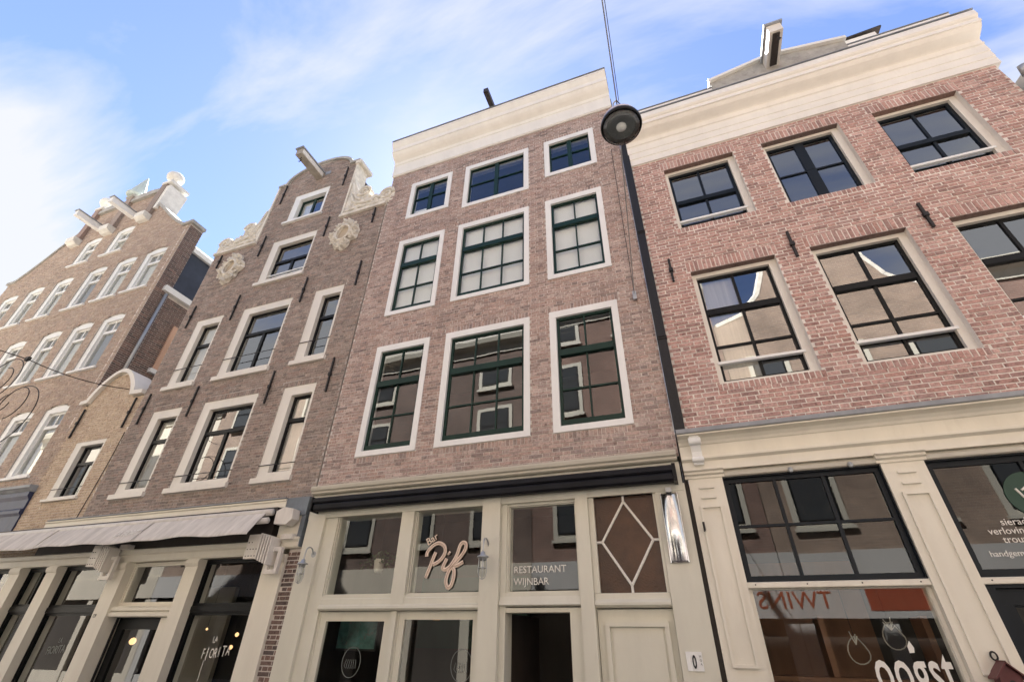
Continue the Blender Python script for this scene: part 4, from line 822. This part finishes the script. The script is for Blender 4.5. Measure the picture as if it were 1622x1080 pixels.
# ================================================================== HOUSE H: wide stepped gable house at the end
Hh = thing('wide_gable_house', 'wide brown brick gable house with white finials, twin hoist beams and arched windows', 'house', (-18.9, FY, 0), 'houses along the street')
HC = -18.88; HX0, HX1 = -23.85, -13.93
def hout(z):
    if z < 13.3: return [(HX0, HX1)]
    d = 4.62
    pts = [(13.3, 4.62), (13.7, 4.05), (14.2, 3.45), (14.7, 2.92), (15.1, 2.45), (15.35, 2.2), (16.1, 2.1), (16.45, 1.9)]
    for (a, b), (c, e) in zip(pts[:-1], pts[1:]):
        if a <= z < c: d = b+(e-b)*(z-a)/(c-a); return [(HC-d, HC+d)]
    return []
holes = []; sold = []
def hwin(xr, z0, z1, w_=.98, att=False):
    x0 = xr-w_
    zt = z1-.52 if not att else (z0+z1)/2+.1
    W = window(Hh, x0, xr, z0, z1, (.20, .06, .12, .06), -.03, -.09, 'white_paint', .05, [(zt, .085, .02)], [((x0+xr)/2+.07, .04, zt, z1)], casmat='white_paint', sill=(.10, .06, .06), arch=.09, deep=.2, blind=(zt, z0, 'curtain_cloth') if int(abs(xr)*100) % 3 else None)
    holes.append((x0, xr, z0-.062, z1+.02)); holes.append((x0+.15, xr-.15, z1+.02, z1+.085))
    a = MB(); k = 14
    for i in range(k):
        u0, u1 = i/k+.004, (i+1)/k-.004
        q = [(x0-.03+(w_+.06)*u, z1+.02+.10*math.sin(math.pi*u)) for u in (u0, u1)]; e = [(x0-.07+(w_+.14)*u, z1+.14+.11*math.sin(math.pi*u)) for u in (u0, u1)]
        a.poly([q[0], q[1], e[1], e[0]], -.03, .006)
    a.build('window_arch', 'brick_tan', W)
for xr in (-14.47, -15.88, -17.34, -19.12, -20.72, -22.27): hwin(xr, 10.72, 12.40)
for xr in (-14.58, -15.97, -17.44, -19.22, -20.75, -22.3): hwin(xr, 7.86, 9.68)
for xr in (-14.63, -16.1, -17.55, -19.3, -20.8): hwin(xr, 4.86, 6.70)
hwin(-17.33, 13.18, 14.42, .95, True); hwin(-19.12, 13.18, 14.42, .95, True)
wall(Hh, 'brick_tan', 'mortar_grey', 4.55, 16.4, hout, holes, sold, course=.060, st=.20, seed=41, zcuts=[13.3+.1*i for i in range(31)], thick=.45, joint=.012)
interior(Hh, HX0+.5, HX1-.55, [0, 4.4, 7.3, 10.2, 12.9], 'room_paint')
MB().box(-21, -16.9, -3, -.5, 13.0, 14.9).build('attic', 'room_dark', Hh)
# coping along the slopes, piers, finials
for s in (1, -1):
    pts = [(4.62, 13.30), (4.05, 13.70), (3.45, 14.2), (2.92, 14.7), (2.45, 15.1), (2.22, 15.3)]
    up = [(HC+s*(x+.05), z+.07) for x, z in pts]; dn = [(HC+s*(x-.0), z-.02) for x, z in reversed(pts)]
    MB().poly(up+dn, -.46, .05).build('gable_coping', 'stone_grey', Hh)
    MB().box(*sorted((HC+s*4.60, HC+s*5.05)), -.46, .06, 13.302, 13.42).build('shoulder_stone', 'stone_grey', Hh)
for k, xp in enumerate((-16.92, -18.86, -20.78)):
    B(xp-.17, xp+.17, -.02, .12, 14.72, 16.45, 'gable_pier', 'brick_brown', Hh)
    MB().prof([(.0, 14.44), (.12, 14.44), (.26, 14.52), (.28, 14.72), (.0, 14.72)], xp-.26, xp+.24).build('pier_block', 'stone_white', Hh)
for k, xp in enumerate((-17.9, -19.83)):
    arc = [(xp-.80*math.cos(math.pi*i/16), 16.28+.16*math.sin(math.pi*i/16)) for i in range(17)]
    MB().poly(arc+[(xp+.80, 16.16), (xp-.80, 16.16)], -.45, .10).build('crest_stone', 'stone_grey', Hh)
    hb = MB().box(xp-.10+.04, xp+.14, -.2, .88, 14.98, 15.20).build('hoist_beam', 'white_paint', Hh); MB().box(xp-.09, xp+.17, -.2, .92, 15.203, 15.24).build('beam_capping', 'lead', hb)
MB().poly([(-16.745, 15.05), (-16.60, 15.05), (-16.52, 16.3), (-16.745, 16.3)], -.62, .10).build('pier_cladding', 'stone_white', Hh)
for xp in (-16.82, -20.72):
    f = MB().box(xp-.24, xp+.30, -.60, .15, 16.46, 16.58).build('finial_base', 'stone_white', Hh)
    r = .30; zc = 16.58+.34
    MB().lathe([(.15, -.34), (.13, -.28)]+[(r*math.cos(-1.1+k*.265), r*.85*math.sin(-1.1+k*.265)) for k in range(11)]+[(.01, r*.86)], (xp+.04, FY+.02, zc), 20).build('ball_finial', 'stone_white', f, smooth=True)
f = MB().box(-19.10, -18.60, -.30, .16, 16.46, 16.56).build('finial_base', 'stone_grey', Hh)
MB().lathe([(.27, 0), (.33, .06), (.33, .14), (.27, .22), (.25, .34), (.02, 1.25)], (-18.84, FY-.0, 16.56), 20).build('cone_finial', 'verdigris', f, smooth=False)
# side wall above the small house, slate mansard behind
sw = MB()
def sidebricks(mat, y0, y1, z0, z1, mx, seed):
    rnd = random.Random(seed); m = MB(); c = .062; n_ = int((z1-z0)/c)
    for i in range(n_):
        a = z0+i*c; y = y0-(.11 if i % 2 else 0)
        while y < y1:
            q0, q1 = max(y, y0), min(y+.205, y1); y += .218
            if q1-q0 < .03: continue
            d = rnd.uniform(-.003, .003)
            m.hexa([(mx-.03, q0, a), (mx+d, q0, a), (mx+d, q1, a), (mx-.03, q1, a), (mx-.03, q0, a+.046), (mx+d, q0, a+.046), (mx+d, q1, a+.046), (mx-.03, q1, a+.046)])
    return m
SWX = -13.92
sdw = MB(); sdw.hexa([(SWX-.3, FY+.45, 4), (SWX-.012, FY+.45, 4), (SWX-.012, FY+7, 4), (SWX-.3, FY+7, 4), (SWX-.3, FY+.45, 10.55), (SWX-.012, FY+.45, 10.55), (SWX-.012, FY+7, 10.55), (SWX-.3, FY+7, 10.55)])
sdw = sdw.build('side_wall', 'mortar_rose', Hh)
fr = MB(); fr.hexa([(SWX-.2, FY+.0, 6.0), (SWX-.012, FY+.02, 6.0), (SWX-.012, FY+.449, 6.0), (SWX-.2, FY+.449, 6.0), (SWX-.2, FY, 13.28), (SWX-.012, FY+.02, 13.28), (SWX-.012, FY+.449, 13.28), (SWX-.2, FY+.449, 13.28)]); fr = fr.build('side_return', 'mortar_pale', Hh)
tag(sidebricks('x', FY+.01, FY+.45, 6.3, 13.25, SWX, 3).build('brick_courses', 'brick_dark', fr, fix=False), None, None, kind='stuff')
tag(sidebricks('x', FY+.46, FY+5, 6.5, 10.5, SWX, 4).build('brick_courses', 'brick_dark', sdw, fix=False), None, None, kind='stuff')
g = MB(); g.hexa([(SWX-.1, FY+.2, 10.56), (SWX+.12, FY+.2, 10.56), (SWX+.12, FY+7, 10.56), (SWX-.1, FY+7, 10.56), (SWX-.1, FY+.2, 10.74), (SWX+.14, FY+.2, 10.74), (SWX+.14, FY+7, 10.74), (SWX-.1, FY+7, 10.74)]); g.build('eaves_gutter', 'white_paint', Hh)
g = MB(); g.hexa([(SWX-.4, FY+.46, 10.75), (SWX-.02, FY+.46, 10.75), (SWX-.02, FY+7, 10.75), (SWX-.4, FY+7, 10.75), (SWX-.4, FY+.46, 12.42), (SWX-.10, FY+.46, 12.42), (SWX-.10, FY+7, 12.42), (SWX-.4, FY+7, 12.42)]); g.build('slate_mansard', 'slate', Hh)
g = MB(); g.hexa([(SWX-.3, FY+.46, 12.425), (SWX+.0, FY+.46, 12.425), (SWX+.0, FY+7, 12.425), (SWX-.3, FY+7, 12.425), (SWX-.3, FY+.46, 12.58), (SWX+.03, FY+.46, 12.58), (SWX+.03, FY+7, 12.58), (SWX-.3, FY+7, 12.58)]); g.build('mansard_trim', 'white_paint', Hh)
g = MB(); g.hexa([(-18.9, FY+.5, 12.585), (SWX+.02, FY+.5, 12.585), (SWX+.02, FY+7, 12.585), (-18.9, FY+7, 12.585), (-18.9, FY+.5, 15.2), (SWX-.1, FY+.5, 12.72), (SWX-.1, FY+7, 12.72), (-18.9, FY+7, 15.2)]); g.build('roof', 'lead', Hh)
MB().tube([(SWX+.06, FY+.34, 10.5), (SWX+.06, FY+.33, 6.6)], .045, 10).build('down_pipe', 'zinc', Hh, smooth=True)
g = MB(); g.hexa([(SWX, FY+.98, 8.2), (SWX+.05, FY+.98, 8.2), (SWX+.05, FY+2.1, 8.2), (SWX, FY+2.1, 8.2), (SWX, FY+.98, 9.72), (SWX+.05, FY+.98, 9.72), (SWX+.05, FY+2.1, 9.72), (SWX, FY+2.1, 9.72)]); pn = g.build('blocked_window', 'salmon_render', Hh)
g = MB(); g.hexa([(SWX, FY+.9, 8.06), (SWX+.12, FY+.9, 8.06), (SWX+.12, FY+2.2, 8.06), (SWX, FY+2.2, 8.06), (SWX, FY+.9, 8.19), (SWX+.12, FY+.9, 8.19), (SWX+.12, FY+2.2, 8.19), (SWX, FY+2.2, 8.19)]); g.build('sill', 'white_paint', pn)
# navy shopfront at the foot
MB().prof([(-.3, 4.42), (.05, 4.42), (.12, 4.48), (.16, 4.50), (.16, 4.56), (-.3, 4.60)], HX0, HX1-.02).build('shop_cornice', 'lead', Hh)
MB().prof([(-.3, 3.3), (.02, 3.3), (.06, 3.36), (.03, 3.42), (.03, 3.9), (.08, 3.95), (.08, 4.02), (.04, 4.06), (.04, 4.25), (.10, 4.32), (.10, 4.415), (-.3, 4.415)], HX0, HX1-.03).build('shop_fascia', 'navy_paint', Hh)
MB().box(HX0, HX1-.04, -.3, -.02, 0, 3.298).build('shop_wall', 'navy_paint', Hh)

# ================================================================== over the street
def sag(a, b, d, n=24): return [tuple(Vector(a).lerp(Vector(b), i/n)-Vector((0, 0, d*4*(i/n)*(1-i/n)))) for i in range(n+1)]
LP = Vector((.062, 2.86, 6.04))       # centre of the hanging lamp
hook = (-.185, FY-.06, 6.56); top_ = LP+Vector((.005, 0, .47)); opp = (.20, -1.58, 6.95)
cb_ = thing('span_cable', 'thin steel cable spanning the street and carrying the round lamp', 'cable', tuple(hook))
MB().tube(sag(hook, tuple(top_), .05), .007, 6).build('cable', 'zinc', cb_); MB().tube(sag(tuple(top_), opp, .05), .007, 6).build('cable', 'zinc', cb_)
MB().tube([(p[0]+.02, p[1], p[2]-.02) for p in sag(tuple(top_), opp, .06)], .0035, 5).build('power_lead', 'iron', cb_)
t = thing('street_lamp', 'round glass street lamp with dark ring hanging from the cable', 'lamp', tuple(LP))
ax = Vector((-.02, -.04, -1)).normalized()      # the opening faces down and slightly towards the viewer
q = Vector((0, 0, -1)).rotation_difference(ax).to_matrix().to_4x4()
def lampart(prof, name, mat, n=36):
    m = MB().lathe(prof, (0, 0, 0), n); m.v = [tuple(LP+(q @ Vector(v))) for v in m.v]; return m.build(name, mat, t, smooth=True)
R_ = .198
lampart([(R_*math.cos(a*.098), R_*1.05*math.sin(a*.098)) for a in range(15)]+[(.02, R_*1.055)], 'housing', 'lamp_shell')
lampart([(R_*.99, .02), (R_*1.03, .015), (R_*1.035, -.012), (R_*1.0, -.03), (R_*.93, -.03), (R_*.93, .0)], 'ring', 'black_paint')
lampart([(R_*.93*math.cos(a*.15), -.025-R_*.50*math.sin(a*.15)) for a in range(10)]+[(.01, -.025-R_*.5)], 'glass_bowl', 'lamp_glass')
lampart([(R_*.88, -.01), (R_*.75, .05), (R_*.5, .10), (R_*.2, .12), (.02, .12)], 'reflector', 'lamp_reflector')
lampart([(.02, .10), (.035, .06), (.05, .0), (.05, -.03), (.03, -.06), (.005, -.07)], 'bulb', 'blind_cloth', 16)
lampart([(R_*.72, -.005), (R_*.74, -.012), (R_*.70, -.014)], 'inner_ring', 'zinc')
MB().lathe([(.03, .17), (.045, .185), (.04, .23), (.015, .25), (.012, .30)], tuple(LP), 14).build('hanger', 'ox_red', t, smooth=True)
MB().tube(smooth_path([tuple(LP+Vector((0, 0, .29))), tuple(LP+Vector((-.03, 0, .36))), tuple(LP+Vector((-.035, 0, .43))), tuple(top_)], 4), .008, 6).build('hanger_loop', 'zinc', t)
MB().tube(smooth_path([tuple(LP+Vector((.01, 0, .28))), tuple(LP+Vector((.035, 0, .35))), tuple(top_)], 4), .006, 6).build('hanger_loop', 'iron', t)
m = MB().tube(sag((-.185, FY-.045, 6.45), (-.16, FY-.03, 10.55), -.0, 4), .006, 5); tag(m.build('wall_cable', 'iron', None), 'thin dark cable running up the rose brick wall beside the black rain pipe', 'cable')
# festive scrollwork on a wire at the end of the street
t = thing('festive_wire', 'dark curled wire street decoration strung from the small yellow house', 'street decoration', (-12.42, FY-.05, 6.7))
An = (-12.40, FY-.06, 6.78); Bn = (-12.55, 4.3, 6.55)
MB().tube(sag(An, Bn, .10), .010, 5).build('wire', 'iron', t); MB().tube(sag(Bn, (-14.6, 2.2, 7.2), .05), .010, 5).build('wire', 'iron', t)
MB().box(-12.62, -12.50, FY-4.33, FY-4.27, 6.52, 6.60).build('clamp', 'iron', t)
for cx_, cz_, r, a0, a1 in ((-13.1, 6.15, .62, -2.2, 2.6), (-13.1, 6.15, .36, -2.6, 1.6), (-12.0, 5.45, .42, -1.5, 3.6), (-11.9, 5.15, .80, -1.6, 1.7), (-12.35, 5.5, .22, 1.6, 6.2)):
    MB().tube([(cx_+r*math.cos(a0+(a1-a0)*k/26), 4.3, cz_+r*.8*math.sin(a0+(a1-a0)*k/26)) for k in range(27)], .009, 5).build('scroll', 'iron', t)

# ================================================================== houses across the street, seen mirrored in the glass
OY = -1.6
def opposite(x0, x1, h, mat, label, cols, rows, gable=None, shop='plaster_cream', cream='putty_paint', cor=True, panel=None):
    t = thing('opposite_house', label, 'house', ((x0+x1)/2, OY, 0), 'houses across the street')
    def bx(a, b, y0, y1, z0, z1, name, mt, par=t):
        m = MB(); m.hexa([(a, y0, z0), (b, y0, z0), (b, y1, z0), (a, y1, z0), (a, y0, z1), (b, y0, z1), (b, y1, z1), (a, y1, z1)]); return m.build(name, mt, par, fix=False)
    bx(x0, x1, OY-6, OY, 3.6, h, 'wall', mat); bx(x0, x1, OY-6, OY-.12, 0, 3.6, 'shop_back', 'room_dark')
    bx(x0, x1, OY-.1, OY+.08, 3.0, 3.72, 'shop_fascia', shop); k = 4
    for i in range(k+1):
        xx = x0+(x1-x0-.3)*i/k; bx(xx, xx+.3, OY-.1, OY+.05, 0, 3.0, 'shop_pillar', shop)
    bx(x0, x1, OY-.1, OY+.02, 0, .6, 'stall_riser', shop)
    if cor:
        m = MB(); pr = [(-.2, h), (.05, h-.6), (.07, h-.3), (.3, h-.18), (.35, h), (.35, h+.12), (-.2, h+.14)]
        b0 = len(m.v)
        for X in (x0, x1): m.v += [(X, OY+p, z) for p, z in pr]
        kk = len(pr); m.f += [(i, (i+1) % kk, kk+(i+1) % kk, kk+i) for i in range(kk)]+[tuple(range(kk)), tuple(range(kk, 2*kk))]; m.build('cornice', 'putty_paint', t)
    if gable:
        m = MB(); n_ = len(gable)
        for yy in (OY-.35, OY): m.v += [(x, yy, z) for x, z in gable]
        m.f += [(i, (i+1) % n_, n_+(i+1) % n_, n_+i) for i in range(n_)]+[tuple(range(n_)), tuple(range(n_, 2*n_))]; m.build('gable', mat, t)
        for a, b in zip(gable[1:-1], gable[2:-1]): MB().tube([(a[0], OY-.1, a[1]), (b[0], OY-.1, b[1])], .13, 6).build('gable_coping', 'stone', t)
    for (z0, z1) in rows:
        for (a, b) in cols:
            wdn = bx(a, b, OY, OY+.035, z0, z1, 'window', cream)
            bx(a+.14, b-.14, OY+.036, OY+.05, z0+.14, z1-.14, 'sash', 'black_paint', wdn)
            zm = z0+(z1-z0)*.62; gl_ = 'room_dark'
            bx(a+.19, b-.19, OY+.051, OY+.056, z0+.19, zm-.04, 'pane', 'pane_dark', wdn); bx(a+.19, b-.19, OY+.051, OY+.056, zm+.04, z1-.19, 'pane', 'pane_dark', wdn)
            bx(a-.05, b+.05, OY, OY+.10, z0-.09, z0-.002, 'sill', cream, wdn)
    if panel: bx(*panel)
    return t
m_, n_, l_, out_ = newmat('pane_dark')
bs_ = N(n_, 'ShaderNodeBsdfPrincipled', inp={'Base Color': (.05, .055, .06, 1), 'Roughness': .03, 'Specular IOR Level': .8}); l_.new(bs_.outputs[0], out_.inputs[0]); MATS['pane_dark'] = m_
r3 = [(4.3, 6.3), (7.1, 9.0), (9.8, 11.2)]
opposite(-34, -20.2, 11.2, 'plaster_cream', 'cream plastered house across the street, mirrored in the restaurant toplights', [(-32, -30.8), (-29.5, -28.3), (-26.8, -25.6), (-24.2, -23), (-22, -21)], [(4.6, 6.4), (7.4, 9.2)])
opposite(-20.18, -12.6, 12.0, 'wall_ochre', 'ochre brick house across the street, mirrored in the windows of the brown gable house', [(-19.3, -18.1), (-17.2, -16), (-15.2, -14)], r3[:2]+[(9.8, 11)], shop='plaster_white')
opposite(-12.58, -4.6, 11.9, 'wall_brown', 'dark brown brick house across the street, mirrored in the wide green sash window', [(-11.6, -10.4), (-9.2, -8.0), (-6.7, -5.3)], r3[:2]+[(9.8, 10.9)])
opposite(-4.58, 2.0, 12.6, 'wall_red', 'red brown brick house across the street, mirrored beside the diamond window', [(-3.9, -2.7), (-1.4, -.1), (.5, 1.6)], [(4.3, 6.4), (8.3, 10.3), (11.2, 12.1)], shop='plaster_white')
opposite(2.02, 9.0, 11.0, 'wall_ochre', 'brick bell gable house across the street, mirrored in the red house windows', [(2.6, 3.8), (4.7, 6.0), (7.0, 8.2)], [(4.3, 6.4), (7.6, 9.6)], cor=False, shop='plaster_white',
         gable=[(2.1, 11.0), (2.1, 11.0), (3.0, 11.3), (3.6, 11.9), (3.95, 12.8), (4.1, 14.0), (4.8, 14.7), (5.5, 14.95), (6.2, 14.7), (6.9, 14.0), (7.05, 12.8), (7.4, 11.9), (8.0, 11.3), (8.9, 11.0), (8.9, 11.0)])
opposite(9.02, 17, 11.4, 'wall_red', 'red brick house across the street next to the bell gable, mirrored at the edge', [(9.9, 11.1), (12.4, 13.6), (15, 16.2)], r3[:2])
t = thing('shop_sign', 'white shop sign with red lettering across the street, mirrored in the oogst window', 'sign', (2.6, OY+.1, 2.6))
mm = MB(); mm.hexa([(.9, OY+.085, 2.3), (5.2, OY+.085, 2.3), (5.2, OY+.12, 2.3), (.9, OY+.12, 2.3), (.9, OY+.085, 3.05), (5.2, OY+.085, 3.05), (5.2, OY+.12, 3.05), (.9, OY+.12, 3.05)]); mm.build('board', 'plaster_white', t)
mm = MB(); mm.hexa([(3.55, OY+.122, 2.45), (4.95, OY+.122, 2.45), (4.95, OY+.128, 2.45), (3.55, OY+.128, 2.45), (3.55, OY+.122, 2.95), (4.95, OY+.122, 2.95), (4.95, OY+.128, 2.95), (3.55, OY+.128, 2.95)]); mm.build('painted_band', 'sign_red', t)
tx = text('TWINS', 2.85, 2.5, FY-OY-.124, .52, t, 'sign_red', thick=.008, name='letters', flip=True)
